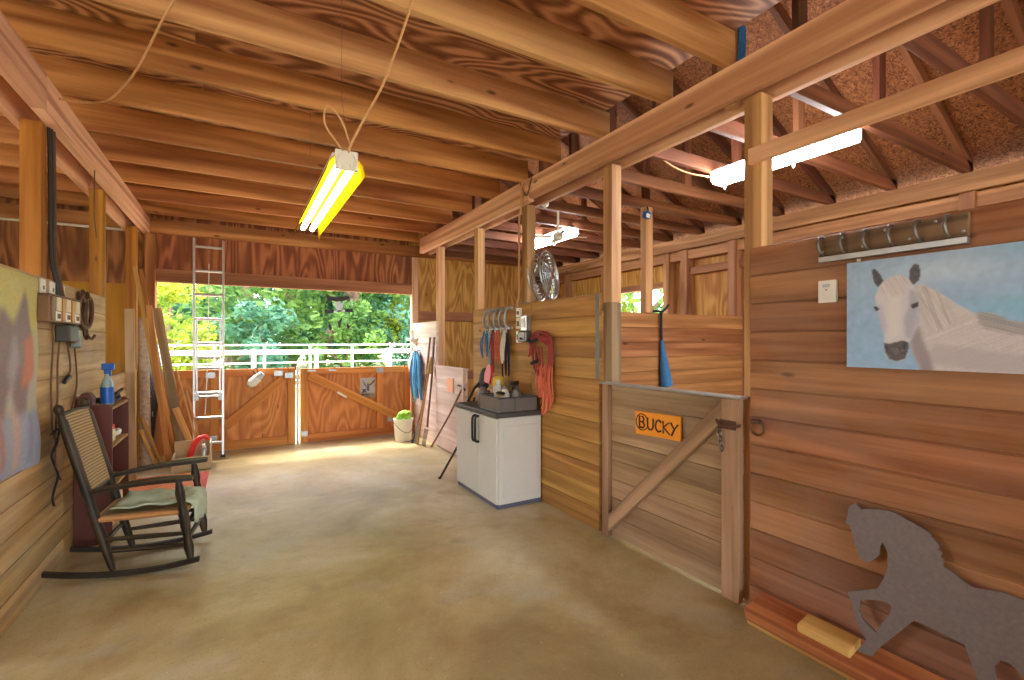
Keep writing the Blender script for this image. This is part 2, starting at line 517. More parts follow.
    def prism(s, outer, fn, thick, holes=(), tint=None):
        """outer: 2D outline; fn(a,b,d) -> 3D point at depth d (0..thick)"""
        tint = tint or s.rt()
        loops = [[Vector((a, b_, 0)) for a, b_ in L] for L in [outer] + list(holes)]
        tris = tessellate_polygon(loops)
        flat = [p for L in loops for p in L]
        b = len(s.v); N = len(flat)
        for d in (0, thick):
            for p in flat:
                s.v.append(tuple(fn(p.x, p.y, d)))
        for t in tris:
            uvs = [(flat[i].x, flat[i].y) for i in t]
            s.face([b + i for i in t], uvs, tint)
            s.face([b + N + i for i in t][::-1], uvs[::-1], tint)
        o = 0
        for L in loops:
            k = len(L)
            for i in range(k):
                j = (i + 1) % k
                s.face((b + o + i, b + o + j, b + N + o + j, b + N + o + i), [(0, 0), (.02, 0), (.02, .01), (0, .01)], tint)
            o += k
        return s
    def sheet(s, grid, tint=None):
        """grid: rows of 3D points, one-sided quads"""
        tint = tint or s.rt()
        b = len(s.v); nr, nc = len(grid), len(grid[0])
        for r in grid:
            s.v += [tuple(p) for p in r]
        for i in range(nr - 1):
            for j in range(nc - 1):
                s.face((b + i * nc + j, b + i * nc + j + 1, b + (i + 1) * nc + j + 1, b + (i + 1) * nc + j),
                       [(i * .02, j * .02), (i * .02, (j + 1) * .02), ((i + 1) * .02, (j + 1) * .02), ((i + 1) * .02, j * .02)], tint)
        return s
    def planks(s, u0, u1, z0, z1, fn, board=.14, gap=.004, splits=()):
        """horizontal boards between z0 and z1; fn(u0,u1,za,zb) adds one board"""
        n = max(1, round((z1 - z0) / board)); h = (z1 - z0) / n
        for i in range(n):
            cuts = [u0] + [c for j, c in enumerate(splits) if (i + j) % 2 == 0] + [u1]
            for a, b in zip(cuts, cuts[1:]):
                fn(a, b, z0 + i * h, z0 + (i + 1) * h - gap)
        return s
    def grooved(s, x0, x1, y0, y1, z0, z1, axis, front, gap):
        """one board with a shadow groove above it on its front face (front: '+x', '-x' or '-y')"""
        t = s.rt()
        if front == '+x':
            s.box(x0, x1 - .008, y0, y1, z0, z1, axis, t); s.box(x1 - .008, x1, y0 + gap / 3, y1 - gap / 3, z0, z1 - gap, axis, t)
        elif front == '-x':
            s.box(x0 + .008, x1, y0, y1, z0, z1, axis, t); s.box(x0, x0 + .008, y0 + gap / 3, y1 - gap / 3, z0, z1 - gap, axis, t)
        else:
            s.box(x0, x1, y0 + .008, y1, z0, z1, axis, t); s.box(x0 + gap / 3, x1 - gap / 3, y0, y0 + .008, z0, z1 - gap, axis, t)
        return s
    def build(s, name, mat, parent=None, smooth=False, bevel=0.0, origin=None, solid=0.0, world=True):
        me = bpy.data.meshes.new(name)
        V = np.array(s.v, dtype=float)
        if parent is None:
            if origin is None:
                origin = ((V[:, 0].min() + V[:, 0].max()) / 2, (V[:, 1].min() + V[:, 1].max()) / 2, V[:, 2].min())
            V = V - np.array(origin)
        elif world:
            mw = parent.matrix_basis
            pp = parent.parent
            while pp is not None:
                mw = pp.matrix_basis @ mw
                pp = pp.parent
            inv = np.array(mw.inverted())
            V = V @ inv[:3, :3].T + inv[:3, 3]
        me.from_pydata([tuple(p) for p in V], [], s.f)
        ul = me.uv_layers.new(name='UVMap')
        ul.data.foreach_set('uv', [c for f in s.uv for p in f for c in p])
        ca = me.color_attributes.new('tint', 'FLOAT_COLOR', 'CORNER')
        ca.data.foreach_set('color', [c for f, t in zip(s.f, s.t) for _ in f for c in (t[0], t[1], t[2], 1.0)])
        if mat:
            me.materials.append(mat)
        bm = bmesh.new(); bm.from_mesh(me)
        bmesh.ops.recalc_face_normals(bm, faces=bm.faces)
        bm.to_mesh(me); bm.free()
        if smooth:
            me.polygons.foreach_set('use_smooth', [True] * len(me.polygons))
            try:
                me.set_sharp_from_angle(angle=math.radians(42))
            except Exception:
                pass
        o = bpy.data.objects.new(name, me)
        COL.objects.link(o)
        if parent is not None:
            o.parent = parent
        else:
            o.location = origin
        if solid:
            md = o.modifiers.new('thickness', 'SOLIDIFY'); md.thickness = solid; md.offset = 0
        if bevel:
            md = o.modifiers.new('soft_edges', 'BEVEL'); md.width = bevel; md.segments = 2; md.limit_method = 'ANGLE'
        return o

def tag(o, label=None, cat=None, group=None, kind=None):
    if label: o['label'] = label
    if cat: o['category'] = cat
    if group: o['group'] = group
    if kind: o['kind'] = kind
    return o

def thing(name, label, cat, loc=(0, 0, 0), rotz=0.0, group=None, kind=None):
    o = bpy.data.objects.new(name, None)
    o.empty_display_size = .05
    o.location = loc
    o.rotation_euler = (0, 0, rotz)
    COL.objects.link(o)
    o.matrix_basis = Matrix.Translation(loc) @ Matrix.Rotation(rotz, 4, 'Z')
    return tag(o, label, cat, group, kind)

def kids(o):
    return [c for c in bpy.data.objects if c.parent == o]

def dup(o, parent=None):
    c = o.copy(); COL.objects.link(c)
    if parent is not None:
        c.parent = parent
    for ch in kids(o):
        dup(ch, c)
    return c

def struct(o, label=None, cat=None):
    return tag(o, label, cat, None, 'structure')

def curve(pts, n=8):
    """Catmull-Rom through points"""
    P = [Vector(p) for p in pts]
    if len(P) < 3:
        return P
    P = [P[0] * 2 - P[1]] + P + [P[-1] * 2 - P[-2]]
    out = []
    for i in range(1, len(P) - 2):
        a, b, c, d = P[i - 1], P[i], P[i + 1], P[i + 2]
        for k in range(n):
            t = k / n
            out.append(.5 * ((2 * b) + (c - a) * t + (2 * a - 5 * b + 4 * c - d) * t * t + (3 * b - a - 3 * c + d) * t ** 3))
    out.append(P[-2])
    return out

def paint_grid(name, nu, nv, fn3, colours, mat, parent=None, origin=None, back=None):
    """a printed sheet: nu x nv points at fn3(u,v) carrying the picture 'colours' (nv,nu,3 sRGB 0..255)"""
    me = bpy.data.meshes.new(name)
    uu, vv = np.meshgrid(np.linspace(0, 1, nu), np.linspace(0, 1, nv))
    P = np.array([fn3(a, b) for a, b in zip(uu.ravel(), vv.ravel())])
    org = np.array(parent.matrix_basis.translation) if parent is not None else np.array(origin if origin is not None else P.min(axis=0))
    F = []
    for i in range(nv - 1):
        for j in range(nu - 1):
            F.append((i * nu + j, i * nu + j + 1, (i + 1) * nu + j + 1, (i + 1) * nu + j))
    me.from_pydata([tuple(p) for p in P - org], [], F)
    c = np.clip(colours.reshape(-1, 3) / 255.0, 0, 1)
    c = np.where(c <= .04045, c / 12.92, ((c + .055) / 1.055) ** 2.4)
    ca = me.color_attributes.new('paint', 'FLOAT_COLOR', 'POINT')
    ca.data.foreach_set('color', np.hstack([c, np.ones((len(c), 1))]).ravel())
    me.materials.append(mat)
    o = bpy.data.objects.new(name, me); COL.objects.link(o)
    if parent is not None:
        o.parent = parent
    else:
        o.location = tuple(org)
    md = o.modifiers.new('thickness', 'SOLIDIFY'); md.thickness = .002; md.offset = 0
    return o

def inpoly(X, Y, poly):
    r = np.zeros(X.shape, bool)
    n = len(poly)
    for i in range(n):
        x0, y0 = poly[i]; x1, y1 = poly[(i + 1) % n]
        if y0 == y1:
            continue
        c = ((y0 > Y) != (y1 > Y)) & (X < (x1 - x0) * (Y - y0) / (y1 - y0) + x0)
        r ^= c
    return r

def blur(a, k):
    for _ in range(k):
        p = np.pad(a, [(1, 1), (1, 1)] + [(0, 0)] * (a.ndim - 2), mode='edge')
        a = (p[:-2, 1:-1] + p[2:, 1:-1] + p[1:-1, :-2] + p[1:-1, 2:] + 2 * p[1:-1, 1:-1]) / 6
    return a

# =================================================================== STRUCTURE
XL, XR, YF = -.935, 2.215, 6.85          # plank faces left/right of the aisle, inner face of the far wall
YB = -4.6                                 # open barn front, pushed back behind the camera to dim sky light nearby
XO, XW = 4.66, -3.40                      # outer walls
ZB0, ZB1, ZJ = 2.58, 2.77, 2.96           # beams, joists, loft deck

b = MB(); b.box(-3.55, 4.85, YB, YF + .12, -.14, 0)
struct(b.build('floor', M['concrete'], origin=(0, 0, 0)))
b = MB(); b.box(-70, 70, -40, 95, -.3, -.05)
struct(b.build('ground', M['ground'], origin=(0, 0, 0)))
b = MB(); b.box(-14, 16, -22, 9.4, -.12, -.03)  # pale ground added around the barn to whiten and raise bounced light
struct(b.build('bounce_apron', M['apron'], origin=(0, 0, 0)))

# ---- plank walls beside the aisle
def vwall(b, x0, x1, y0, y1, z0, z1, board=.14, splits=()):
    b.planks(y0, y1, z0, z1, lambda a, c, za, zb: b.grooved(x0, x1, a, c, za, zb, 1, '+x' if x0 < 0 else '-x', .006), board, 0, splits)

b = MB(); vwall(b, XL - .03, XL, 2.72, 4.95, 0, 1.705, .142, (3.9,))
struct(b.build('wall_left', M['left_plank'], bevel=.005, origin=(XL, 4, 0)))
b = MB(); vwall(b, XL - .03, XL, 4.97, 6.20, 0, 1.05, .15)
struct(b.build('wall_left_low', M['left_plank'], bevel=.005, origin=(XL, 6, 0)))
b = MB(); vwall(b, XL - .03, XL, YB, 1.3, 0, 1.705, .142)  # unseen gap left beyond this wall, added for side daylight
struct(b.build('wall_left_front', M['left_plank'], bevel=.005, origin=(XL, 0, 0)))
b = MB(); vwall(b, XR, XR + .03, -.9, 1.46, 0, 1.815, .14, (.45,))
struct(b.build('wall_right_near', M['near_plank'], bevel=.005, origin=(XR, 0, 0)))
b = MB(); vwall(b, XR, XR + .03, 2.60, 4.69, 0, 1.69, .1535, (3.5,))
struct(b.build('wall_right_middle', M['mid_plank'], bevel=.005, origin=(XR, 3.5, 0)))
b = MB(); vwall(b, XR, XR + .03, 5.80, 6.78, 0, 1.61, .15)
struct(b.build('wall_right_far', M['white_plank'], bevel=.005, origin=(XR, 6, 0)))
# partition between the two right-hand stalls
b = MB(); b.planks(XR + .03, XO, 0, 1.61, lambda a, c, za, zb: b.grooved(a, c, 3.15, 3.18, za, zb, 0, '-y', .006), .134, .0)
struct(b.build('wall_partition', M['stall_plank'], bevel=.003, origin=(3.4, 3.15, 0)))

# ---- far wall with the wide opening
def ply_panel(b, x0, x1, y0, y1, z0, z1, w=1.22):
    x = x0
    while x < x1 - .01:
        e = min(x1, x + w)
        b.box(x, e - .003, y0, y1, z0, z1, axis=2)
        x = e
b = MB(); ply_panel(b, XW, -.83, YF, YF + .06, 2.0, 3.0)
struct(b.build('wall_far_left', M['ply_red'], origin=(-2, YF, 2)))
b = MB(); ply_panel(b, XW, -.83, YF, YF + .06, 0, 2.0)
struct(b.build('wall_far_left_lower', M['ply_yellow'], origin=(-2, YF, 0)))
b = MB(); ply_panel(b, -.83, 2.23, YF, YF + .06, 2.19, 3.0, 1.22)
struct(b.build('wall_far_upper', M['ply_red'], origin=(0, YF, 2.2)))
b = MB(); ply_panel(b, 2.23, XO + .1, YF, YF + .06, 0, 3.0, 1.22)
struct(b.build('wall_far_right', M['ply_gold'], origin=(3.4, YF, 0)))
# gable above
rz = lambda x: 2.70 + .52 * (4.67 - x) if x > .65 else 2.70 + .52 * (x + 3.37)
b = MB(); b.prism([(XW, 3.0), (XO + .1, 3.0), (4.0, rz(4.0)), (.65, rz(.65)), (-2.7, rz(-2.7))], lambda a, c, d: (a, YF + d, c), .05)
struct(b.build('wall_far_gable', M['osb'], origin=(.65, YF, 3)))
# header over the opening, ledger boards, jambs, girts
def sbeam(name, mat, *boxes, bevel=.004):
    b = MB()
    for bx in boxes:
        b.box(*bx)
    return struct(b.build(name, mat, bevel=bevel))
sbeam('header_beam', M['truss'], (-.95, 2.30, YF - .06, YF, 2.035, 2.19))
sbeam('ledger_beam', M['joist'], (XW, XO, YF - .045, YF, 2.60, 2.765))
sbeam('jamb_trim', M['joist'], (-.93, -.835, YF - .09, YF, 0, 2.58))
sbeam('jamb_trim', M['beam'], (2.205, 2.30, YF - .09, YF, 0, 2.58))
sbeam('girt_beam', M['truss'], (2.30, XO, YF - .045, YF, 1.66, 1.80))
sbeam('girt_beam', M['truss'], (2.30, XO, YF - .045, YF, .75, .89))
sbeam('corner_post', M['truss'], (XO - .14, XO - .05, YF - .14, YF - .05, 0, 2.45))

# ---- outer right wall: sheathing with a window hole, posts, girts, eave beam
XS = XO + .11
b = MB()
def ywall(y0, y1, z0, z1):
    b.box(XS, XS + .03, y0, y1, z0, z1, axis=2)
for y0, y1 in ((-1.2, .3), (.3, 1.4), (1.4, 2.6), (2.6, 3.35), (3.35, 4.22)):
    ywall(y0, y1, 0, 2.58)
for y0, y1 in ((4.22, 5.30),):
    ywall(y0, y1, 0, 1.2); ywall(y0, y1, 2.03, 2.58)
for y0, y1 in ((5.30, 6.4), (6.4, YF)):
    ywall(y0, y1, 0, 2.58)
struct(b.build('wall_right_outer', M['ply_gold'], origin=(XS, 3, 0)))
sbeam('eave_beam', M['truss'], (XO - .04, XO, YB, YF, 2.51, 2.58), (XO - .075, XO - .04, YB, YF, 2.44, 2.575))
sbeam('eave_girt', M['truss'], (XO, XS, YB, YF, 2.33, 2.44))
for y0, y1 in ((1.30, 1.39), (3.21, 3.31), (3.86, 3.95), (4.13, 4.22), (5.30, 5.39), (.2, .29), (6.2, 6.29)):
    sbeam('wall_post', M['truss'], (XO - .03, XS, y0, y1, 0, 2.45))
sbeam('wall_girt', M['truss'], (XO + .03, XS, 3.31, 3.86, 2.15, 2.235))
sbeam('wall_girt', M['truss'], (XO + .03, XS, 4.22, 5.30, 2.03, 2.11))
sbeam('wall_girt', M['truss'], (XO + .03, XS, 1.39, 3.21, 2.15, 2.235))
sbeam('window_frame', M['white'], (XO + .05, XS + .03, 4.22, 4.25, 1.2, 2.03), (XO + .05, XS + .03, 5.15, 5.30, 1.2, 2.03), (XO + .05, XS + .03, 4.25, 5.27, 1.2, 1.24))

# outer left wall (open between y .4 and 2.8, an unseen gap added to let daylight in)
b = MB()
for y0, y1 in ((2.8, 4.0), (4.0, 5.2), (5.2, YF), (YB, .4)):
    b.box(XW - .03, XW, y0, y1, 0, 2.58, axis=2)
struct(b.build('wall_left_outer', M['ply_red'], origin=(XW, 3, 0)))

# ---- posts under the beams
def post(mat, x, y, z0=0, z1=2.58, w=.09):
    sbeam('support_post', mat, (x, x + w, y, y + w, z0, z1), bevel=.005)
for y in (3.60, 4.99, 6.42):
    post(M['post_yellow'], -1.045, y)
post(M['post_yellow'], -1.045, 1.3)
post(M['post'], XR + .03, 1.415, 0, 2.59, .095)
post(M['weathered'], XR + .03, 2.505, 0, 1.62)
post(M['post'], XR + .03, 2.505, 1.62, 2.59)
for y in (3.62, 4.64, 5.80):
    post(M['post'], XR + .03, y)
post(M['post'], XR + .03, .1)
# short post standing on the stall partition
sbeam('partition_post', M['post'], (3.215, 3.305, 3.13, 3.20, 1.61, 2.58))

# ---- long beams either side of the aisle
sbeam('aisle_beam_left', M['beam'], (-.955, -.885, YB, 3.42, ZB0, ZB1), (-.955, -.888, 3.425, YF - .045, ZB0, ZB1))
sbeam('aisle_beam_left_back', M['beam'], (-1.085, -1.045, YB, 4.98, ZB0 - .03, ZB1 - .03), (-1.085, -1.045, 5.0, YF, ZB0 - .03, ZB1 - .03))
sbeam('aisle_beam_right', M['beam'], (2.19, XR + .03, YB, 3.50, ZB0 + .015, ZB1), (2.187, XR + .03, 3.505, 6.38, ZB0 - .005, ZB1))
sbeam('aisle_beam_right_back', M['beam'], (2.335, 2.375, YB, 4.2, ZB0 - .005, ZB1), (2.335, 2.375, 4.205, 6.42, ZB0 - .005, ZB1))
# tie board across the near post
sbeam('tie_board', M['beam'], (2.215, 2.243, -.8, 1.47, 2.235, 2.315))

# ---- loft joists and deck
for i, y in enumerate((-3.8, -3.2, -2.6, -2.0, -1.4, -.85, -.25, .33, .92, 1.55, 1.97, 2.545, 3.085, 3.612, 4.16, 4.757, 5.355, 5.935, 6.55)):
    b = MB(); b.box(-3.3, 2.235 + (i % 3) * .015, y, y + .04, ZB1, ZJ)
    struct(b.build('floor_joist', M['joist_pale' if i < 12 else 'joist'], bevel=.004))
b = MB()
for y0, y1 in ((YB, -1.5), (-1.5, -.29), (-.29, .93), (.93, 2.15), (2.15, 3.37), (3.37, 4.59), (4.59, 5.81), (5.81, YF)):
    for x0, x1 in ((-3.4, -2.43), (-2.43, -.2), (-.2, 2.225)):
        b.box(x0, x1 - .002, y0, y1 - .003, ZJ, ZJ + .016, axis=0)
struct(b.build('ceiling', M['ply'], origin=(0, 0, ZJ)))
# stub post standing at the end of the near joist, with a run of blue cable
sbeam('stub_post', M['post'], (2.245, 2.30, 1.56, 1.63, 2.59, 3.05))

# ---- roof deck and the stall trusses
b = MB()
ya, yb = YB - .3, YF + .4
b.hexa([(.65, ya, rz(.65)), (5.25, ya, rz(5.25)), (.65, yb, rz(.65)), (5.25, yb, rz(5.25)), (.65, ya, rz(.65) + .02), (5.25, ya, rz(5.25) + .02), (.65, yb, rz(.65) + .02), (5.25, yb, rz(5.25) + .02)])
b.hexa([(-3.95, ya, rz(-3.95)), (.65, ya, rz(.65)), (-3.95, yb, rz(-3.95)), (.65, yb, rz(.65)), (-3.95, ya, rz(-3.95) + .02), (.65, ya, rz(.65) + .02), (-3.95, yb, rz(-3.95) + .02), (.65, yb, rz(.65) + .02)])
struct(b.build('roof', M['osb'], origin=(.65, 0, 3)))
for k in range(-9, 14):
    y = .395 + .465 * k
    if y > YF - .1:
        continue
    b = MB()
    b.box(2.38, XO + .02, y, y + .038, ZB0, ZB0 + .09)
    dz = .09
    P = [(.65, y, rz(.65) - dz - .002), (4.70, y, rz(4.70) - dz - .002), (.65, y + .038, rz(.65) - dz - .002), (4.70, y + .038, rz(4.70) - dz - .002)]
    b.hexa(P + [(p[0], p[1], p[2] + dz) for p in P])
    b.box(3.25, 3.33, y + .001, y + .037, ZB0 + .09, rz(3.3) - .09)
    b.box(2.41, 2.49, y + .001, y + .037, ZB0 + .09, rz(2.5) - .09)
    struct(b.build('roof_truss', M['roof_lumber'], bevel=.003))

# pale conduit along the far wall of the left bay
b = MB(); b.tube([(-3.2, YF - .07, 2.595), (-.98, YF - .07, 2.60)], .014, 8)
struct(b.build('conduit_trim', M['white'], smooth=True))

# =================================================================== DOORS
# stall door with the name sign: horizontal boards, two stiles, a diagonal brace, steel cap
d = thing('door_1', 'weathered plank half door of the stall with a diagonal brace and orange name sign', 'door', (XR - .01, 2.0, 0), kind='structure')
b = MB(); b.planks(1.50, 2.50, .035, 1.055, lambda a, c, za, zb: b.grooved(XR - .012, XR + .022, a, c, za, zb, 1, '-x', .005), .127, 0)
b.build('board_panel', M['door_plank'], d, bevel=.003)
b = MB(); b.box(XR - .05, XR - .013, 2.455, 2.515, .02, 1.055); b.build('stile', M['door_frame'], d, bevel=.004)
b = MB(); b.box(XR - .05, XR - .013, 1.485, 1.585, .03, 1.055); b.build('stile', M['door_frame'], d, bevel=.004)
b = MB(); b.hexa([(XR - .049, 2.454, .06), (XR - .049, 1.586, .925), (XR - .0125, 2.454, .06), (XR - .0125, 1.586, .925), (XR - .049, 2.454, .175), (XR - .049, 1.586, 1.04), (XR - .0125, 2.454, .175), (XR - .0125, 1.586, 1.04)], 0); b.build('brace', M['door_frame'], d, bevel=.004)
b = MB(); b.box(XR - .055, XR + .028, 1.47, 2.545, 1.056, 1.068); b.build('steel_cap', M['galv'], d, bevel=.002)
b = MB()
b.box(XR - .058, XR - .05, 1.50, 1.59, .90, .945)
b.tube(curve([(XR - .065, 1.60, .94), (XR - .09, 1.56, .92), (XR - .09, 1.50, .925), (XR - .07, 1.46, .93)], 5), .008, 6)
lt = b.build('latch', M['rust'], d, smooth=True)
b = MB()
for i in range(5):
    cy, cz = 1.585 - .004 * i, .895 - .024 * i
    ax = (0, 1, 0) if i % 2 else (1, 0, 0)
    pts = [(XR - .068 + (.012 * math.cos(t) if i % 2 == 0 else 0), cy + (.012 * math.cos(t) if i % 2 else 0), cz + .016 * math.sin(t)) for t in [2 * PI * k / 10 for k in range(10)]]
    b.tube(pts, .0035, 5, closed=True)
b.build('chain', M['steel'], lt, smooth=True)
# steel edge strip on the door post
sbeam('edge_trim', M['steel'], (XR - .004, XR - .0005, 2.60, 2.64, 1.08, 1.69))
# iron staple and ring on the wall beside the latch
rg = thing('hitch_ring', 'rusty iron ring and staple on the plank wall beside the stall door latch', 'ring', (XR, 1.40, .90))
b = MB(); b.tube([(XR - .022, 1.405 + .035 * math.cos(t), .925 + .035 * math.sin(t)) for t in [2 * PI * k / 16 for k in range(16)]], .006, 6, closed=True); b.build('iron_ring', M['rust'], rg, smooth=True)
b = MB(); b.box(XR - .03, XR, 1.395, 1.435, .945, .965); b.build('staple', M['rust'], rg, bevel=.003)

# gates closing the far opening
def gate(name, label, x0, x1, zt, braces, ribs):
    d = thing(name, label, 'gate', ((x0 + x1) / 2, YF - .03, 0), kind='structure')
    b = MB(); b.box(x0, x1, YF - .02, YF, .006, zt - .01, axis=2); b.build('panel', M['gate'], d)
    for bx in ((x0, x0 + .09, .006, zt), (x1 - .09, x1, .006, zt)) + tuple((r, r + .085, .1, zt - .09) for r in ribs):
        b = MB(); b.box(bx[0], bx[1], YF - .058, YF - .021, bx[2], bx[3]); b.build('stile', M['gate_frame'], d, bevel=.004)
    for z0, z1 in ((zt - .09, zt), (.006, .115)):
        b = MB(); b.box(x0 + .092, x1 - .092, YF - .058, YF - .021, z0, z1); b.build('rail', M['gate_frame'], d, bevel=.004)
    for p, q in braces:
        b = MB(); b.beam((p[0], YF - .068, p[1]), (q[0], YF - .068, q[1]), .02, .11, up=(0, 0, 1)); b.build('brace', M['gate_frame'], d, bevel=.004)
    return d
g1 = gate('door_2', 'orange plywood gate left of the opening, half hidden by the ladder and leaning boards', -.83, .64, 1.0, [((-.15, .30), (.50, .86))], (-.30,))
g2 = gate('door_3', 'orange plywood gate right of the opening, its brace falling to the right, with a small poster', .70, 2.19, .985, [((.80, .90), (1.98, .26))], (1.70,))
for g, pts in ((g1, ((-.30, .93), (.44, .93), (.565, .90), (-.26, .16))), (g2, ((.84, .955), (1.10, .955), (1.74, .93), (1.74, .42), (.76, .12), (1.9, .22)))):
    for i, (x, z) in enumerate(pts):
        b = MB(); b.box(x - .05, x + .05 if z > .5 else x + .03, YF - .0625, YF - .0585, z - (.03 if z < .94 else .012), z + (.04 if z < .94 else .012)); b.build('hinge_plate', M['galv'], g, bevel=.002)
b = MB(); b.beam((1.16, YF - .083, .655), (1.28, YF - .083, .575), .006, .028, up=(0, 0, 1)); b.build('brace_plate', M['white'], g2, bevel=.002)
# white centre pole between the gates
sbeam('gate_post', M['white_pipe'], (.655, .683, YF - .055, YF - .02, 0, 1.02))

# low whitewashed stall gate further up the right side
d = thing('door_4', 'low whitewashed plank gate between the tall white wall panel and the cabinet', 'gate', (XR, 5.3, 0), kind='structure')
b = MB(); b.planks(4.86, 5.77, .02, 1.02, lambda a, c, za, zb: b.grooved(XR - .02, XR + .012, a, c, za, zb, 1, '-x', .005), .14, 0); b.build('board_panel', M['white_plank'], d, bevel=.003)
b = MB(); b.box(XR - .045, XR - .021, 4.86, 4.90, .02, 1.02); b.build('stile', M['white_plank'], d, bevel=.003)
b = MB(); b.box(XR - .05, XR + .02, 4.85, 5.78, 1.021, 1.04); b.build('cap', M['white_plank'], d, bevel=.003)

# =================================================================== OUTSIDE
def pipe_fence(label, name, y, x0, x1, rails, posts, rr, rp, ztop, group=None):
    t = thing(name, label, 'fence', ((x0 + x1) / 2, y, -.05))
    for z in rails:
        b = MB(); b.tube([(x0, y, z), (x1, y, z)], rr, 8); b.build('rail', M['white_pipe'], t, smooth=True)
    for x in posts:
        b = MB(); b.tube([(x, y, -.05), (x, y, ztop)], rp, 8); b.build('post', M['white_pipe'], t, smooth=True)
    return t
pipe_fence('near white pipe fence with thick rails, just beyond the two gates', 'pipe_fence', 10.6, -4.5, 9.5, (.42, .68, 1.14), [-3.6, -1.7, .25, 1.4, 2.9, 5.4, 7.9], .03, .042, 1.19)
pipe_fence('farther white corral fence of thin rails in front of the trees', 'corral_fence', 14.5, -5, 16, (.25, .5, .75, 1.0, 1.24), [-4 + 1.15 * i for i in range(17)], .022, .035, 1.26)
pipe_fence('white rail fence seen far through the small stall window', 'paddock_fence', 15.0, 13, 24, (.5, .9, 1.3), [13.5, 16, 18.5, 21], .04, .05, 1.4)

def tree(label, x, y, h, cr, mats, n=4200, trunk_h=None, leaf=.13, lean=0.0, name='tree', ctop=None, seed=0):
    R = random.Random(seed)
    t = thing(name, label, 'tree', (x, y, -.05))
    th = trunk_h or h * .35
    b = MB()
    b.tube(curve([(x, y, -.1), (x + lean * .3, y, th * .5), (x + lean, y, th), (x + lean * 1.4, y, h * .75)], 5), [.22 * h / 7] * 5 + [.18 * h / 7] * 5 + [.11 * h / 7] * 5 + [.05], 9)
    b.build('trunk', M['bark'], t, smooth=True)
    for k in range(3):
        a = R.uniform(0, 2 * PI)
        b = MB(); b.tube(curve([(x + lean, y, th * (.8 + .15 * k)), (x + lean + math.cos(a) * cr * .4, y + math.sin(a) * cr * .4, th + h * .18), (x + lean + math.cos(a) * cr * .75, y + math.sin(a) * cr * .75, th + h * .28)], 5), [.09 * h / 7] * 5 + [.06 * h / 7] * 5 + [.03], 7)
        b.build('branch', M['bark'], t, smooth=True)
    z0 = (ctop or th * .6)
    cl = []
    for k in range(46):
        a = R.uniform(0, 2 * PI); rr = cr * math.sqrt(R.random()); z = R.uniform(z0, h)
        f = 1 - .55 * abs((z - (z0 + h) / 2) / ((h - z0) / 2)) ** 2
        cl.append((x + lean + math.cos(a) * rr * f, y + math.sin(a) * rr * f, z, R.uniform(.28, .55) * cr * .55, R.random()))
    b = MB()
    for k in range(n):
        c = cl[R.randrange(len(cl))]
        u = Vector((R.gauss(0, 1), R.gauss(0, 1), R.gauss(0, 1)))
        u.normalize()
        p = Vector(c[:3]) + u * c[3] * R.uniform(.55, 1.1)
        d1 = Vector((R.gauss(0, 1), R.gauss(0, 1), R.gauss(0, .7))).normalized()
        d2 = d1.cross(Vector((R.gauss(0, 1), R.gauss(0, 1), R.gauss(0, 1)))).normalized()
        s = leaf * R.uniform(.7, 1.3)
        i = len(b.v)
        b.v += [tuple(p - d1 * s), tuple(p + d2 * s * .45 - d1 * s * .1), tuple(p + d1 * s), tuple(p - d2 * s * .45 - d1 * s * .1)]
        b.face((i, i + 1, i + 2, i + 3), [(0, 0), (.1, .1), (.2, 0), (.1, -.1)], (min(1, max(0, c[4] * .7 + R.uniform(-.1, .4))), 0, 0))
    b.build('foliage', M[mats], t)
    return t
trees = [
    ('tall pale green tree behind the ladder, left of the opening', 0.0, 19, 9, 3.2, 'leaf_green', 5200),
    ('sunlit lime shrub low at the left edge of the opening', -1.9, 15.8, 3.0, 1.3, 'leaf_lime', 2600),
    ('blue-green tree standing between the ladder and the leaning trunk', 1.9, 22.5, 8.5, 2.8, 'leaf_teal', 4800),
    ('green tree with a pale trunk leaning to the right near the middle of the opening', 2.3, 18, 7.5, 2.2, 'leaf_green', 3600),
    ('dense blue-green tree behind the hanging ornament', 4.2, 21.5, 8, 2.8, 'leaf_teal', 5200),
    ('bright lime tree filling the upper right of the opening', 6.3, 19.0, 9, 2.6, 'leaf_lime', 5200),
    ('green shrub behind the corral fence under the hanging ornament', 2.9, 16.4, 2.6, 1.4, 'leaf_green', 2400),
    ('blue-green shrub low behind the corral fence near the right jamb', 5.3, 16.6, 2.7, 1.4, 'leaf_teal', 2400),
    ('green backing tree far beyond the leaning trunk', 3.6, 28, 12, 4.6, 'leaf_green', 8000),
    ('blue-green backing tree far off at the left of the opening', -3.4, 27, 12, 4.6, 'leaf_teal', 8000),
    ('green backing tree far off at the right of the opening', 9.5, 27, 12, 4.6, 'leaf_green', 8000),
    ('wide blue-green tree far back, closing the view above the corral fence', 7.5, 35, 13, 5.5, 'leaf_teal', 8000),
    ('wide green tree far back behind the ladder', -.5, 34, 13, 5.5, 'leaf_teal', 8000),
    ('green shrub behind the corral fence right of the ladder', 0.3, 16.2, 2.4, 1.2, 'leaf_teal', 2200),
    ('loose green tree outside the small stall window', 12.5, 12.5, 5.5, 2.2, 'leaf_green', 3200),
    ('blue-green tree glimpsed through the left pane of the stall window', 10.5, 13.5, 6, 2.0, 'leaf_lime', 2600),
    ('tall green tree beyond the left edge of the opening', -5.2, 20, 9, 2.6, 'leaf_green', 4200),
]
for i, (lab, x, y, h, cr, m, n) in enumerate(trees):
    low = 'shrub' in lab
    tree(lab, x, y, h, cr, m, n, trunk_h=h * (.2 if low else .36), leaf=.10 if low else (.24 if y > 26 else .16), lean=1.3 if 'leaning to' in lab else .2, name='shrub' if low else 'tree', ctop=.15 if low else h * .12, seed=i + 3)

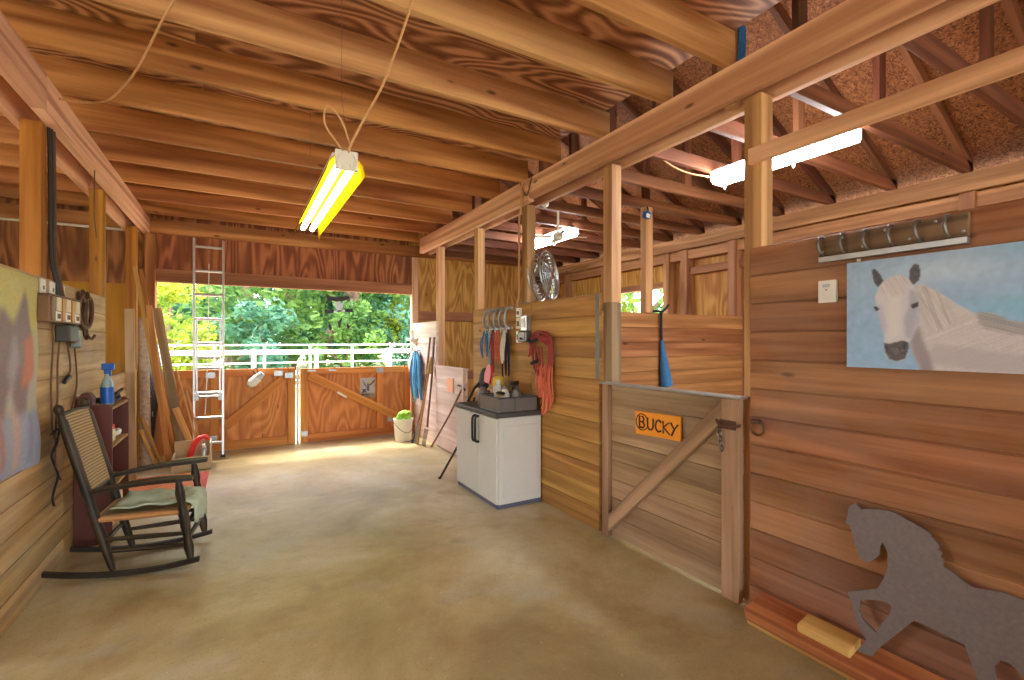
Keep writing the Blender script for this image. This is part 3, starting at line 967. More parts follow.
# =================================================================== LAMPS
t = thing('shop_light', 'yellow fluorescent shop light hanging on a cord over the aisle', 'light', (.385, 2.68, 2.05))
x0, ya, yb, zt = .385, 2.04, 3.34, 2.10
b = MB()
prof = [(-.078, -.055), (-.066, -.012), (-.036, .022), (.036, .022), (.066, -.012), (.078, -.055)]
for i in range(len(prof) - 1):
    (a, c), (e, f) = prof[i], prof[i + 1]
    b.hexa([(x0 + a, ya, zt + c), (x0 + e, ya, zt + f), (x0 + a, yb, zt + c), (x0 + e, yb, zt + f), (x0 + a, ya, zt + c + .003), (x0 + e, ya, zt + f + .003), (x0 + a, yb, zt + c + .003), (x0 + e, yb, zt + f + .003)])
# curled corners at the far end
for sx in (-1, 1):
    b.hexa([(x0 + sx * .066, yb, zt - .012), (x0 + sx * .078, yb, zt - .055), (x0 + sx * .075, yb + .07, zt - .05), (x0 + sx * .086, yb + .09, zt - .075), (x0 + sx * .066, yb, zt - .009), (x0 + sx * .078, yb, zt - .052), (x0 + sx * .075, yb + .07, zt - .047), (x0 + sx * .086, yb + .09, zt - .072)])
b.build('reflector', M['reflector'], t)
for sx in (-.027, .027):
    b = MB(); b.tube([(x0 + sx, ya + .05, zt - .022), (x0 + sx, yb - .02, zt - .022)], .015, 10); b.build('tube', M['tube_yellow'], t, smooth=True)
b = MB(); b.box(x0 - .045, x0 + .045, ya - .012, ya + .004, zt - .045, zt + .035)
b.build('end_plate', M['white'], t, bevel=.003)
for sx in (-.025, .025):
    b = MB(); b.tube(curve([(x0 + sx, ya - .016, zt + .02), (x0 + sx * 1.5, ya - .03, zt - .02), (x0 + sx, ya - .02, zt - .05), (x0 + sx * .5, ya - .016, zt - .02)], 5), .004, 6); b.build('hook', M['white'], t, smooth=True)
b = MB(); b.box(x0 - .04, x0 + .04, ya + .1, yb - .1, zt + .026, zt + .06); b.build('ballast_box', M['enamel'], t, bevel=.004)
for yy in (ya + .1, yb - .15):
    b = MB()
    b.tube([(x0 - .03, yy, zt + .06), (x0, yy, zt + .30), (x0 + .03, yy, zt + .06), (x0, yy, zt + .30), (x0, yy, ZB1 + .1)], .0012, 4)
    b.build('chain', M['steel'], t)
b = MB(); b.tube(curve([(.64, 1.955, 2.80), (.60, 1.965, 2.66), (.52, 1.98, 2.42), (.44, 2.0, 2.25), (.40, 2.02, 2.16), (.39, 2.035, 2.12)], 6), .0055, 6); b.build('cord', M['rope_tan'], t, smooth=True)
b = MB(); b.tube(curve([(.37, 2.03, 2.13), (.30, 2.02, 2.22), (.31, 2.03, 2.30), (.36, 2.03, 2.26), (.40, 2.03, 2.16)], 6), .004, 6); b.build('cord', M['rope_tan'], t, smooth=True)

def wrap_light(label, xc, y0, y1, zc):
    t = thing('strip_light', label, 'light', (xc, (y0 + y1) / 2, zc))
    b = MB(); b.box(xc - .05, xc + .05, y0 + .01, y1 - .01, zc + .032, zc + .05); b.build('housing', M['enamel'], t, bevel=.004)
    b = MB()
    pr = [(-.075, .03), (-.074, -.02), (-.05, -.05), (.05, -.05), (.074, -.02), (.075, .03)]  # lens profile enlarged to take in the bloom around the lit fixture
    b.prism(pr, lambda a, c, d: (xc + a, y0 + .02 + d, zc + c), y1 - y0 - .04)
    b.build('lens', M['diffuser'], t, bevel=.004)
    for yy in (y0 + .012, y1 - .02):
        b = MB(); b.prism(pr, lambda a, c, d: (xc + a, yy + d, zc + c), .007); b.build('end_cap', M['diffuser'], t, bevel=.003)
    for yy in (y0 + (y1 - y0) * .38, y1 - .08):
        b = MB(); b.tube(curve([(xc - .02, yy, zc - .05), (xc - .025, yy, zc - .08), (xc, yy + .01, zc - .095), (xc + .015, yy + .01, zc - .075)], 5), .0045, 6); b.build('hook', M['white'], t, smooth=True)
    return t
wrap_light('lit white strip light in the near stall, crossed by the tall post and tie board', 3.0, 1.33, 2.24, 2.527)
wrap_light('lit white strip light in the far stall above the cage fan', 3.1, 4.06, 4.98, 2.527)
b = MB(); b.tube(curve([(2.95, 2.26, 2.54), (2.80, 2.30, 2.55), (2.62, 2.29, 2.56), (2.45, 2.27, 2.60), (2.40, 2.26, 2.63)], 6), .006, 6)
tag(b.build('lamp_cord', M['rope_tan'], smooth=True), 'pale cord running from the near strip light along a roof chord', 'cord')

# =================================================================== LEFT WALL
XP = XL
# faded printed horse banner: bands of colour in soft blotches
nu, nv = 60, 100
uu, vv = np.meshgrid(np.linspace(0, 1, nu), np.linspace(0, 1, nv))
rs = np.random.RandomState(3)
img = np.zeros((nv, nu, 3)) + np.array([176, 168, 120.])
def put(img, U, V, poly, col, a=1.0):
    m = inpoly(U, V, poly)
    img[m] = img[m] * (1 - a) + np.array(col, float) * a
# v=0 bottom, u=0 near end (low y)
img[vv > .72] = (196, 184, 96)
img[vv < .30] = (142, 150, 178)
put(img, uu, vv, [(.0, .3), (1, .34), (1, .5), (.0, .46)], (176, 168, 160))
put(img, uu, vv, [(.12, .3), (.08, .55), (.2, .70), (.36, .82), (.5, .74), (.62, .84), (.72, .92), (.78, .86), (.84, .70), (.80, .50), (.74, .30), (.6, .28), (.5, .45), (.4, .28)], (112, 88, 94))
put(img, uu, vv, [(.02, .45), (.10, .70), (.24, .68), (.22, .48)], (178, 92, 66))
put(img, uu, vv, [(.66, .42), (.66, .66), (.86, .70), (.9, .46)], (192, 96, 70))
put(img, uu, vv, [(.42, .5), (.5, .72), (.58, .56), (.54, .40)], (150, 140, 150))
put(img, uu, vv, [(.25, .05), (.25, .32), (.36, .32), (.34, .05)], (160, 110, 100))
put(img, uu, vv, [(.50, .02), (.52, .30), (.62, .30), (.60, .02)], (190, 150, 140))
put(img, uu, vv, [(.72, .04), (.76, .28), (.84, .28), (.80, .04)], (110, 118, 160))
img += rs.normal(0, 9, img.shape)
img = blur(img * .82 + np.array([176, 166, 140.]) * .18, 7)
img += rs.normal(0, 5, img.shape)
t = thing('wall_banner', 'faded pastel horse print banner hanging at the near end of the left plank wall', 'banner', (XP, 3.1, .73))
paint_grid('printed_sheet', nu, nv, lambda a, c: (XP + .015 + .006 * math.sin(a * 9 + c * 3) + .004 * math.sin(c * 14), 2.76 + a * .665 + .012 * math.sin(c * 11), .735 + c * .945 - .03 * a * (1 - c)), img, M['print'], t)

def plate(name, label, y0, y1, z0, z1, mat, x=XP, th=.008, dirx=1, hole=True):
    t = thing(name, label, 'switch plate', (x, (y0 + y1) / 2, z0))
    b = MB(); b.box(min(x, x + dirx * th), max(x, x + dirx * th), y0, y1, z0, z1); b.build('plate', mat, t, bevel=.002)
    if hole:
        b = MB(); b.box(min(x + dirx * th, x + dirx * (th + .003)), max(x + dirx * th, x + dirx * (th + .003)), (y0 + y1) / 2 - .006, (y0 + y1) / 2 + .006, (z0 + z1) / 2 - .012, (z0 + z1) / 2 + .008); b.build('toggle', M['socket'], t)
    return t
plate('switch_plate', 'white plate above the outlet box, the one nearest the banner', 3.49, 3.565, 1.60, 1.69, M['white'])
plate('switch_plate', 'white plate above the outlet box, the middle one of three', 3.64, 3.72, 1.60, 1.69, M['white'])
plate('switch_plate', 'white plate above the outlet box, partly behind the taped cords', 3.83, 3.90, 1.60, 1.685, M['cream'])
# outlet box row
t = thing('outlet_box', 'brown surface box with three pairs of outlets on the left wall', 'outlet box', (XP, 3.74, 1.45))
b = MB(); b.box(XP, XP + .05, 3.45, 4.04, 1.455, 1.60); b.build('housing', M['brown_box'], t, bevel=.004)
b = MB(); b.box(XP, XP + .055, 3.44, 4.05, 1.60, 1.608); b.build('top_strip', M['cord_brown'], t)
for i, (y, m1) in enumerate(((3.545, 'brown_box'), (3.72, 'amber'), (3.90, 'amber'))):
    b = MB(); b.box(XP + .051, XP + .058, y - .07, y - .005, 1.462, 1.595); b.build('cover', M[m1], t, bevel=.002)
    b = MB(); b.box(XP + .051, XP + .060, y + .005, y + .075, 1.52, 1.595); b.build('cover', M['cream'], t, bevel=.002)
    o = MB(); o.box(XP + .051, XP + .062, y - .02, y + .06, 1.462, 1.515); oo = o.build('outlet', M['white'], t, bevel=.003)
    b = MB()
    for dy in (0, .03):
        b.box(XP + .062, XP + .066, y - .008 + dy, y + .006 + dy, 1.475, 1.502)
    b.build('socket', M['socket'], oo)
# dark transformer plugged in below and clear bottle-like adapter
t = thing('power_adapter', 'dark grey power adapter plugged in under the outlet box', 'adapter', (XP, 3.83, 1.35))
b = MB(); b.box(XP, XP + .07, 3.74, 3.91, 1.345, 1.445); b.build('housing', M['dark_grey'], t, bevel=.008)
b = MB(); b.ball((XP + .045, 3.80, 1.436), (.03, .05, .016), 10, 6); b.build('plug', M['black'], t, smooth=True)
t = thing('timer_plug', 'pale clear timer plug hanging beside the dark power adapter', 'plug', (XP, 4.0, 1.33))
b = MB(); b.tube(curve([(XP + .03, 3.93, 1.45), (XP + .03, 3.99, 1.42), (XP + .03, 4.03, 1.36), (XP + .03, 4.02, 1.31)], 5), [.02] * 6 + [.028] * 10, 8); b.build('plug_body', M['blue_clear'], t, smooth=True)
b = MB(); b.tube([(XP + .03, 3.95, 1.345), (XP + .03, 4.07, 1.34)], .012, 8); b.build('cross_bar', M['brown_box'], t, smooth=True)
def cord(label, pts, r=.005, mat='cord_brown', name='wall_cable', n=7):
    b = MB(); b.tube(curve(pts, n), r, 6)
    return tag(b.build(name, M[mat], smooth=True), label, 'cord')
X1 = XP + .012
cord('brown cord dropping from the outlet box to the chair top, nearest the banner', [(X1, 3.66, 1.46), (X1, 3.66, 1.30), (X1, 3.63, 1.12), (X1, 3.64, .95), (X1, 3.66, .83), (X1, 3.70, .78)])
cord('brown cord dropping beside the first, straight down from the power adapter', [(X1, 3.78, 1.36), (X1, 3.74, 1.20), (X1, 3.74, 1.02), (X1, 3.71, .86), (X1 + .01, 3.66, .68), (X1, 3.72, .60), (X1, 3.80, .52)])
t = thing('extension_lead', 'short cord with a dark plug hanging loose at mid wall', 'cord', (XP, 3.93, 1.12))
b = MB(); b.tube(curve([(X1, 3.91, 1.35), (X1, 3.97, 1.24), (X1, 3.98, 1.16), (X1, 3.90, 1.125)], 7), .005, 6); b.build('cord', M['cord_brown'], t, smooth=True)
b = MB(); b.tube([(X1 + .008, 3.92, 1.128), (X1 + .008, 3.83, 1.10)], [.016, .012], 8); b.build('plug', M['black'], t, smooth=True)
cord('brown cord looping down from the timer plug to behind the chair back', [(X1, 4.06, 1.34), (X1, 4.10, 1.22), (X1, 4.12, 1.06), (X1, 4.02, .93), (X1, 3.93, .83), (X1, 3.88, .76)])
cord('dark cord tangle hanging low on the wall behind the rocking chair', [(X1, 3.63, .82), (X1 + .015, 3.70, .84), (X1, 3.76, .80), (X1 + .012, 3.68, .76), (X1, 3.64, .70), (X1, 3.70, .62), (X1, 3.75, .55), (X1, 3.66, .46), (X1, 3.68, .40)], .006, 'cord_black')
# cords down the post into the outlet box
t = thing('cable_run', 'bundle of dark and brown cables running down the first left post to the outlet box', 'cables', (-.93, 3.72, 1.6))
for i, (dy, dx, m) in enumerate(((0, 0, 'cord_black'), (.018, .004, 'cord_black'), (.036, .002, 'cord_brown'), (.055, .006, 'cord_brown'))):
    b = MB(); b.tube(curve([(-.95 + dx, 3.70 + dy, 2.60), (-.945 + dx, 3.70 + dy + .006 * math.sin(i * 2), 2.2), (-.945 + dx, 3.71 + dy, 1.85), (-.93 + dx, 3.73 + dy, 1.715), (-.922 + dx, 3.75 + dy * 1.6 - .02, 1.61)], 6), .009, 6); b.build('cable', M[m], t, smooth=True)
cord('tan twine strung from the left beam up across the joists', [(-.88, 3.60, 2.72), (-.80, 3.68, 2.755), (-.67, 3.58, 2.755), (-.55, 3.33, 2.756), (-.44, 3.04, 2.756), (-.28, 2.53, 2.756), (-.18, 2.30, 2.80)], .006, 'rope_tan', 'twine')
cord('thin brown wire hanging against the second left post', [(-.9, 4.45, 2.58), (-.905, 4.46, 2.3), (-.90, 4.50, 2.1)], .004, 'cord_brown', 'wire')

# cast ornament: horseshoe ring with a horse head and hook
t = thing('horseshoe_ornament', 'dark cast iron horseshoe ornament with hooks high on the left wall', 'ornament', (XP, 4.3, 1.42))
def orn(pts, r=.012):
    b = MB(); b.tube(curve([(XP + .016, y, z) for y, z in pts], 6), r, 7); return b
orn([(4.24, 1.655), (4.16, 1.63), (4.135, 1.56), (4.17, 1.48), (4.26, 1.445), (4.36, 1.445), (4.44, 1.49), (4.47, 1.57), (4.44, 1.64), (4.36, 1.66)], .014).build('horseshoe', M['rust'], t, smooth=True)
b = orn([(4.28, 1.46), (4.27, 1.54), (4.30, 1.60), (4.27, 1.64)], .022); b.ball((XP + .016, 4.24, 1.63), (.02, .045, .02), 8, 6); b.build('horse_head', M['rust'], t, smooth=True)
b = MB()
for y, z in ((4.17, 1.665), (4.27, 1.685), (4.38, 1.68)):
    b.tube([(XP + .012, y + .025 * math.cos(a), z + .014 * math.sin(a)) for a in [2 * PI * k / 10 for k in range(10)]], .007, 5, closed=True)
b.build('scroll', M['rust'], t, smooth=True)
for s in (-1, 1):
    b = MB(); b.tube(curve([(XP + .016, 4.30 + s * .03, 1.445), (XP + .02, 4.30 + s * .035, 1.39), (XP + .035, 4.31 + s * .06, 1.365), (XP + .045, 4.32 + s * .09, 1.39)], 6), .009, 6); b.build('hook', M['rust'], t, smooth=True)

# =================================================================== ROCKING CHAIR
CH = thing('rocking_chair', 'dark wooden rocking chair with a woven seagrass back beside the left wall', 'rocking chair', (-.42, 3.625, 0), math.radians(-5.9))
def cl(*p):   # chair coordinates: x forward, y left, z up -> world
    return CH.matrix_basis @ Vector(p)
def ctube(name, pts, r, mat='chair', n=10, smooth=True):
    b = MB(); b.tube([cl(*p) for p in pts], r, n)
    return b.build(name, M[mat], CH, smooth=smooth)
for s in (1, -1):
    bw, fw = .172, .222
    # back post: raked, turned with a finial
    P0, P1 = Vector((-.185, s * bw, .045)), Vector((-.43, s * bw, 1.0))
    prof = [(0, .015), (.03, .019), (.15, .022), (.22, .025), (.3, .022), (.36, .025), (.43, .021), (.48, .026), (.55, .023), (.75, .024), (.9, .023), (.925, .014), (.94, .013), (.955, .021), (.972, .024), (.988, .019), (1.0, .006)]
    pts = [P0.lerp(P1, k) for k, r_ in prof]
    rr = [r_ for k, r_ in prof]
    po = ctube('back_post', pts, rr)
    # front post: turned
    P0, P1 = Vector((.195, s * fw, .065)), Vector((.135, s * fw, .525))
    n = 14
    pts = [P0.lerp(P1, k / n) for k in range(n + 1)]
    rr = [.017, .022, .026, .023, .020, .023, .026, .025, .027, .024, .018, .024, .026, .020, .016]
    ctube('front_post', pts, rr)
    # rocker
    b = MB()
    prof = []
    N = 18
    for k in range(N + 1):
        t_ = k / N
        x = -.49 + .73 * t_
        z = .012 + .30 * (x + .06) ** 2
        prof.append((x, bw + (fw - bw) * t_, z))
    for k in range(N):
        (xa, wa, za), (xb, wb, zb) = prof[k], prof[k + 1]
        b.hexa([cl(xa, s * wa - .013, za), cl(xb, s * wb - .013, zb), cl(xa, s * wa + .013, za), cl(xb, s * wb + .013, zb), cl(xa, s * wa - .013, za + .026), cl(xb, s * wb - .013, zb + .026), cl(xa, s * wa + .013, za + .026), cl(xb, s * wb + .013, zb + .026)], 0, (.4, .5, .5))
    b.build('rocker', M['chair'], CH)
    # arm: flat, slightly dished, widening to the front
    b = MB()
    N = 12
    for k in range(N):
        def sec(q):
            x = -.275 + .485 * q
            w = .022 + .02 * min(1, q * 1.6) - .016 * max(0, q - .85) / .15
            z = .495 + .035 * q + .012 * math.sin(q * PI)
            yc = s * (bw + .012 + (fw - bw) * q)
            return x, w, z, yc
        xa, wa, za, ca = sec(k / N); xb, wb, zb, cb = sec((k + 1) / N)
        b.hexa([cl(xa, ca - wa, za), cl(xb, cb - wb, zb), cl(xa, ca + wa, za), cl(xb, cb + wb, zb), cl(xa, ca - wa, za + .024), cl(xb, cb - wb, zb + .024), cl(xa, ca + wa, za + .024), cl(xb, cb + wb, zb + .024)], 0, (.5, .5, .5))
    b.build('arm', M['chair'], CH)
    # side stretchers and seat rail
    for z0, z1 in ((.155, .15), (.225, .215)):
        xa = -.185 - .245 * (z0 - .045) / .955; xb = .195 - .06 * (z1 - .065) / .46
        ctube('stretcher', [(xa, s * bw, z0), ((xa + xb) / 2, s * (bw + fw) / 2, (z0 + z1) / 2), (xb, s * fw, z1)], [.011, .015, .011])
    xa = -.185 - .245 * .30 / .955
    ctube('seat_rail', [(xa, s * bw, .34), (.16, s * fw, .345)], .016, 'handle_wood')
ctube('stretcher', [(.185, -.222, .19), (.19, 0, .19), (.185, .222, .19)], [.011, .015, .011])
ctube('stretcher', [(.18, -.222, .27), (.18, 0, .27), (.18, .222, .27)], [.011, .015, .011])
ctube('stretcher', [(-.235, -.172, .20), (-.235, .172, .20)], .012)
ctube('seat_rail', [(.165, -.222, .345), (.165, .222, .345)], .017, 'handle_wood')
ctube('seat_rail', [(-.262, -.172, .345), (-.262, .172, .345)], .015)
ctube('back_rail', [(-.412, -.172, .94), (-.418, 0, .945), (-.412, .172, .94)], .014)
ctube('back_rail', [(-.302, -.172, .49), (-.302, .172, .49)], .014)
# woven back
def woven(p00, p10, p01, p11, th, name, sag=0.0):
    b = MB()
    N1, N2 = 14, 18
    rows = []
    n_ = (Vector(p10) - Vector(p00)).cross(Vector(p01) - Vector(p00)).normalized()
    for side in (0, 1):
        g = []
        for i in range(N2 + 1):
            r = []
            for j in range(N1 + 1):
                u, v = j / N1, i / N2
                p = (Vector(p00) * (1 - u) + Vector(p10) * u) * (1 - v) + (Vector(p01) * (1 - u) + Vector(p11) * u) * v
                p = p + n_ * (th * (side - .5) - sag * math.sin(u * PI) * math.sin(v * PI))
                r.append(cl(*p))
            g.append(r)
        base = len(b.v)
        for r in g:
            b.v += [tuple(p) for p in r]
        w = (Vector(p10) - Vector(p00)).length; h = (Vector(p01) - Vector(p00)).length
        for i in range(N2):
            for j in range(N1):
                q = lambda a, c: base + a * (N1 + 1) + c
                b.face((q(i, j), q(i, j + 1), q(i + 1, j + 1), q(i + 1, j)), [(j / N1 * w, i / N2 * h), ((j + 1) / N1 * w, i / N2 * h), ((j + 1) / N1 * w, (i + 1) / N2 * h), (j / N1 * w, (i + 1) / N2 * h)], (.5, .5, .5))
    M_ = (N1 + 1) * (N2 + 1)
    edge = [(0, j) for j in range(N1 + 1)] + [(i, N1) for i in range(1, N2 + 1)] + [(N2, j) for j in range(N1 - 1, -1, -1)] + [(i, 0) for i in range(N2 - 1, 0, -1)]
    for k in range(len(edge)):
        a, c = edge[k], edge[(k + 1) % len(edge)]
        ia, ic = a[0] * (N1 + 1) + a[1], c[0] * (N1 + 1) + c[1]
        b.face((ia, ic, M_ + ic, M_ + ia), [(0, 0), (.02, 0), (.02, .02), (0, .02)], (.5, .5, .5))
    return b.build(name, M['wicker'], CH, smooth=True)
woven((-.300, -.155, .485), (-.300, .155, .485), (-.414, -.155, .945), (-.414, .155, .945), .022, 'backrest', .012)
woven((-.262, -.165, .352), (.165, -.215, .352), (-.262, .165, .352), (.165, .215, .352), .02, 'seat', .01)
# cloth over the seat, hanging over its front corner
b = MB()
G = []
NX, NY = 26, 16
for i in range(NX + 1):
    r = []
    for j in range(NY + 1):
        u, v = i / NX, j / NY
        x = -.20 + u * .52
        y = -.168 + v * .345
        z = .386 + .006 * math.sin(x * 40 + y * 22) + .006 * math.sin(y * 33 - x * 9)
        if x > .18:
            over = x - .18
            x = .18 + .03 * math.sin(min(1, over / .05) * PI / 2) + .006 * math.sin(y * 40)
            z -= max(0, over - .01) * (1.0 + .5 * v)
        r.append(cl(x, y, z))
    G.append(r)
b.sheet(G)
tag(b.build('seat_cloth', M['fabric_green'], smooth=True, solid=.008), 'pale green folded cloth lying on the rocking chair seat', 'cloth')

# =================================================================== BOOKSHELF AND WHAT STANDS ON IT
SX0, SX1, SY0, SY1 = XL + .005, -.735, 4.08, 4.64
BS = thing('bookshelf', 'narrow dark red open bookshelf standing behind the rocking chair', 'bookshelf', (-.83, 4.36, 0))
for y in (SY0, SY1 - .018):
    b = MB()
    b.prism([(SX0, 0), (SX1, 0), (SX1, .905), (SX1 - .02, .925), (SX0, .925)], lambda a, c, d: (a, y + d, c), .018)
    b.build('side_panel', M['maroon'], BS, bevel=.002)
b = MB(); b.box(SX0, SX0 + .01, SY0 + .018, SY1 - .018, .0, .92); b.build('back_panel', M['maroon'], BS)
for z in (.08, .34, .625, .885):
    b = MB(); b.box(SX0 + .01, SX1 - .004, SY0 + .0185, SY1 - .0185, z, z + .018); b.build('shelf', M['shelf_wood'], BS, bevel=.002)
# on top: maroon box, spray bottle, gloves
t = thing('spray_bottle', 'clear and blue spray bottle standing on top of the bookshelf', 'spray bottle', (-.80, 4.26, .903))
px, py, pz = -.80, 4.29, .9035
b = MB(); b.lathe([(.034, 0), (.038, .01), (.038, .13), (.03, .165), (.015, .20), (.013, .22)], (px, py, pz), n=16); b.build('bottle', M['blue_clear'], t, smooth=True)
b = MB(); b.lathe([(.0388, .012), (.0388, .125)], (px, py, pz), n=16); b.build('label_band', M['blue'], t, smooth=True)
b = MB(); b.lathe([(.017, .215), (.018, .245)], (px, py, pz), n=12); b.box(px - .03, px + .04, py - .015, py + .015, pz + .245, pz + .29); b.box(px + .012, px + .022, py - .008, py + .008, pz + .20, pz + .25); b.build('trigger_head', M['blue'], t, bevel=.004)
t = thing('red_box', 'dark red rounded box on the near end of the bookshelf top', 'box', (-.89, 4.15, .903))
b = MB(); b.prism([(-.915, 0), (-.84, 0), (-.84, .07), (-.86, .10), (-.895, .10), (-.915, .07)], lambda a, c, d: (a, 4.10 + d, .9035 + c), .09); b.build('carton', M['maroon'], t, bevel=.004)
b = MB(); b.box(-.918, -.847, 4.192, 4.196, .925, .98); b.build('flap', M['leather'], t)
b = MB()
b.tube(curve([(-.87, 4.36, .925), (-.80, 4.42, .94), (-.78, 4.50, .965), (-.83, 4.55, .93), (-.88, 4.48, .92)], 6), .016, 8)
b.tube(curve([(-.80, 4.37, .918), (-.76, 4.46, .93), (-.79, 4.56, .96), (-.77, 4.61, .985)], 6), .011, 8)
tag(b.build('leather_strap', M['leather'], smooth=True), 'coiled dark leather strap lying on the far end of the bookshelf top', 'strap')
t = thing('squeeze_bottle', 'white squeeze bottle with red cap on the middle bookshelf shelf', 'bottle', (-.80, 4.22, .644))
b = MB(); b.lathe([(.03, 0), (.034, .01), (.034, .11), (.02, .135), (.012, .14)], (-.79, 4.22, .6435), n=16); b.build('bottle', M['white'], t, smooth=True)
b = MB(); b.lathe([(.014, .14), (.013, .165), (.005, .185)], (-.79, 4.22, .6435), n=12); b.build('cap', M['red'], t, smooth=True)
t = thing('jar', 'stout white jar with red lid behind the squeeze bottle on the shelf', 'jar', (-.80, 4.32, .644))
b = MB(); b.lathe([(.036, 0), (.04, .008), (.04, .075), (.034, .085)], (-.80, 4.32, .6435), n=16); b.build('body', M['cream'], t, smooth=True)
b = MB(); b.lathe([(.038, .086), (.038, .11), (.034, .113)], (-.80, 4.32, .6435), n=16); b.build('lid', M['red'], t, smooth=True)
b = MB(); b.tube(curve([(-.83, 4.39, .6635), (-.77, 4.43, .68), (-.78, 4.50, .69), (-.84, 4.52, .668)], 6), [.018] * 19, 8)
tag(b.build('rolled_cloth', M['white'], smooth=True), 'crumpled white rag on the middle shelf of the bookshelf', 'rag')
t = thing('shelf_crate', 'pale crate on the lowest bookshelf shelf behind the chair legs', 'crate', (-.82, 4.3, .098))
b = MB(); b.box(-.90, -.75, 4.12, 4.50, .0985, .11); b.box(-.90, -.89, 4.12, 4.50, .11, .26); b.box(-.76, -.75, 4.12, 4.50, .11, .26); b.box(-.89, -.76, 4.12, 4.13, .11, .26); b.box(-.89, -.76, 4.49, 4.50, .11, .26)
b.build('crate_body', M['cream'], t, bevel=.003)

# =================================================================== LUMBER CORNER, LADDER, BIN, RUG
def board(label, p, q, w, th, mat, up=(0, 1, 0), name='board', group=None):
    b = MB(); b.beam(p, q, w, th, up=up)
    return tag(b.build(name, M[mat], bevel=.002), label, 'board', group)
# upright post-like trim on the low wall
sbeam('wall_end_trim', M['gold_board'], (XL - .03, XL + .012, 6.201, 6.24, 0, 1.06))
board('tall thin yellow strip with the highest tip in the lumber corner', (-.645, 6.33, .02), (-.935, 6.20, 2.12), .035, .02, 'yellow_board')
board('second tall thin strip crossing just right of the highest one', (-.605, 6.40, .02), (-.90, 6.30, 2.11), .03, .02, 'gold_board')
board('long yellow board leaning in front, running down to the chair arm', (-.655, 6.24, .03), (-.81, 6.14, 1.72), .05, .035, 'gold_board')
board('long wide grey board leaning just left of the ladder', (-.54, 6.52, .03), (-.80, 6.60, 1.72), .09, .03, 'grey_board')
board('narrow grey batten between the long yellow board and the wide grey board', (-.615, 6.46, .02), (-.80, 6.50, 1.35), .03, .022, 'grey_board')
board('short broad grey plank standing upright against the low wall, left of the speckled roll', (-.89, 5.74, .02), (-.915, 5.80, 1.66), .075, .025, 'grey_board')
board('short yellow offcut slanting over the tan bin', (-.405, 6.35, .03), (-.60, 6.30, .62), .06, .04, 'yellow_board')
board('thin brown lath slanting from the bin to the left gate', (-.36, 6.34, .02), (-.62, 6.60, 1.01), .018, .018, 'handle_wood')
board('second thin lath, lower and nearer the ladder', (-.34, 6.36, .02), (-.52, 6.55, .79), .018, .018, 'handle_wood')
board('lower gold board slanting out from the wall foot', (-.73, 6.36, .02), (-.885, 6.27, .54), .03, .022, 'gold_board')
board('second low gold board slanting beside the wall end', (-.77, 6.31, .02), (-.895, 6.25, .42), .03, .022, 'yellow_board')
board('short dark stick standing in the corner behind the bookshelf top', (-.87, 5.0, .62), (-.90, 4.80, 1.03), .02, .02, 'dark_handle', name='stick')
t = thing('carpet_roll', 'speckled pale roll standing behind the lumber in the corner', 'roll', (-.86, 6.37, 0))
b = MB(); b.tube([(-.86, 6.37, .0), (-.875, 6.365, .8), (-.885, 6.36, 1.60)], .045, 14); b.build('roll', M['mat_roll'], t, smooth=True)
b = MB()
b.tube([(-.874 + .048 * math.cos(a), 6.365 + .048 * math.sin(a), .75) for a in [2 * PI * k / 14 for k in range(14)]], .005, 5, closed=True); b.build('tie', M['rope_tan'], t)
# dark bundle of tack hanging on the low wall
t = thing('tack_bundle', 'dark bundle of leather bridles hanging against the low wall by the lumber', 'tack', (-.88, 6.6, .15))
R = random.Random(5)
for k in range(9):
    y = 6.50 + .025 * k; x = -.91 + .014 * (k % 3)
    b = MB(); b.tube(curve([(x, y, 1.06 + .02 * (k % 4)), (x + .03, y + .02, .88), (x + .05 + .03 * R.random(), y - .02, .64), (x + .03, y + .03 * R.uniform(-1, 1), .36 + .05 * R.random()), (x + .02, y, .14 + .12 * R.random())], 6), .021, 6); b.build('strap', M['leather'], t, smooth=True)
for k in range(5):
    y, z = 6.52 + .04 * k, .50 + .25 * R.random()
    b = MB(); b.tube([(-.825, y + .03 * math.cos(a), z + .035 * math.sin(a)) for a in [2 * PI * i / 12 for i in range(12)]], .006, 6, closed=True); b.build('buckle', M['galv'], t, smooth=True)
# bin with spray can and red rag
t = thing('storage_bin', 'open tan bin on the floor under the ladder foot', 'bin', (-.43, 6.05, 0))
for bx, nm in (((-.60, -.26, 5.93, 5.945, 0, .14), 'front_panel'), ((-.60, -.26, 6.205, 6.22, 0, .27), 'back_panel'), ((-.60, -.588, 5.946, 6.204, 0, .16), 'side_panel'), ((-.272, -.26, 5.946, 6.204, 0, .27), 'side_panel'), ((-.587, -.273, 5.946, 6.204, .0, .012), 'bottom_panel')):
    b = MB(); b.box(*bx); b.build(nm, M['tan_card'], t, bevel=.003)
t = thing('spray_can', 'silver spray can standing in the tan bin', 'spray can', (-.33, 6.06, .013))
b = MB(); b.lathe([(.03, 0), (.032, .006), (.032, .17), (.022, .19), (.014, .195)], (-.325, 6.06, .0125), n=16); b.build('can', M['galv'], t, smooth=True)
b = MB(); b.lathe([(.016, .196), (.016, .225), (.012, .23)], (-.325, 6.06, .0125), n=12); b.build('cap', M['white'], t, smooth=True)
b = MB(); b.tube(curve([(-.46, 6.12, .10), (-.40, 6.13, .26), (-.33, 6.16, .31), (-.29, 6.17, .27)], 6), [.03] * 10 + [.022] * 9, 8)
tag(b.build('red_rag', M['red'], smooth=True), 'bright red rag bunched in the back of the tan bin', 'rag')
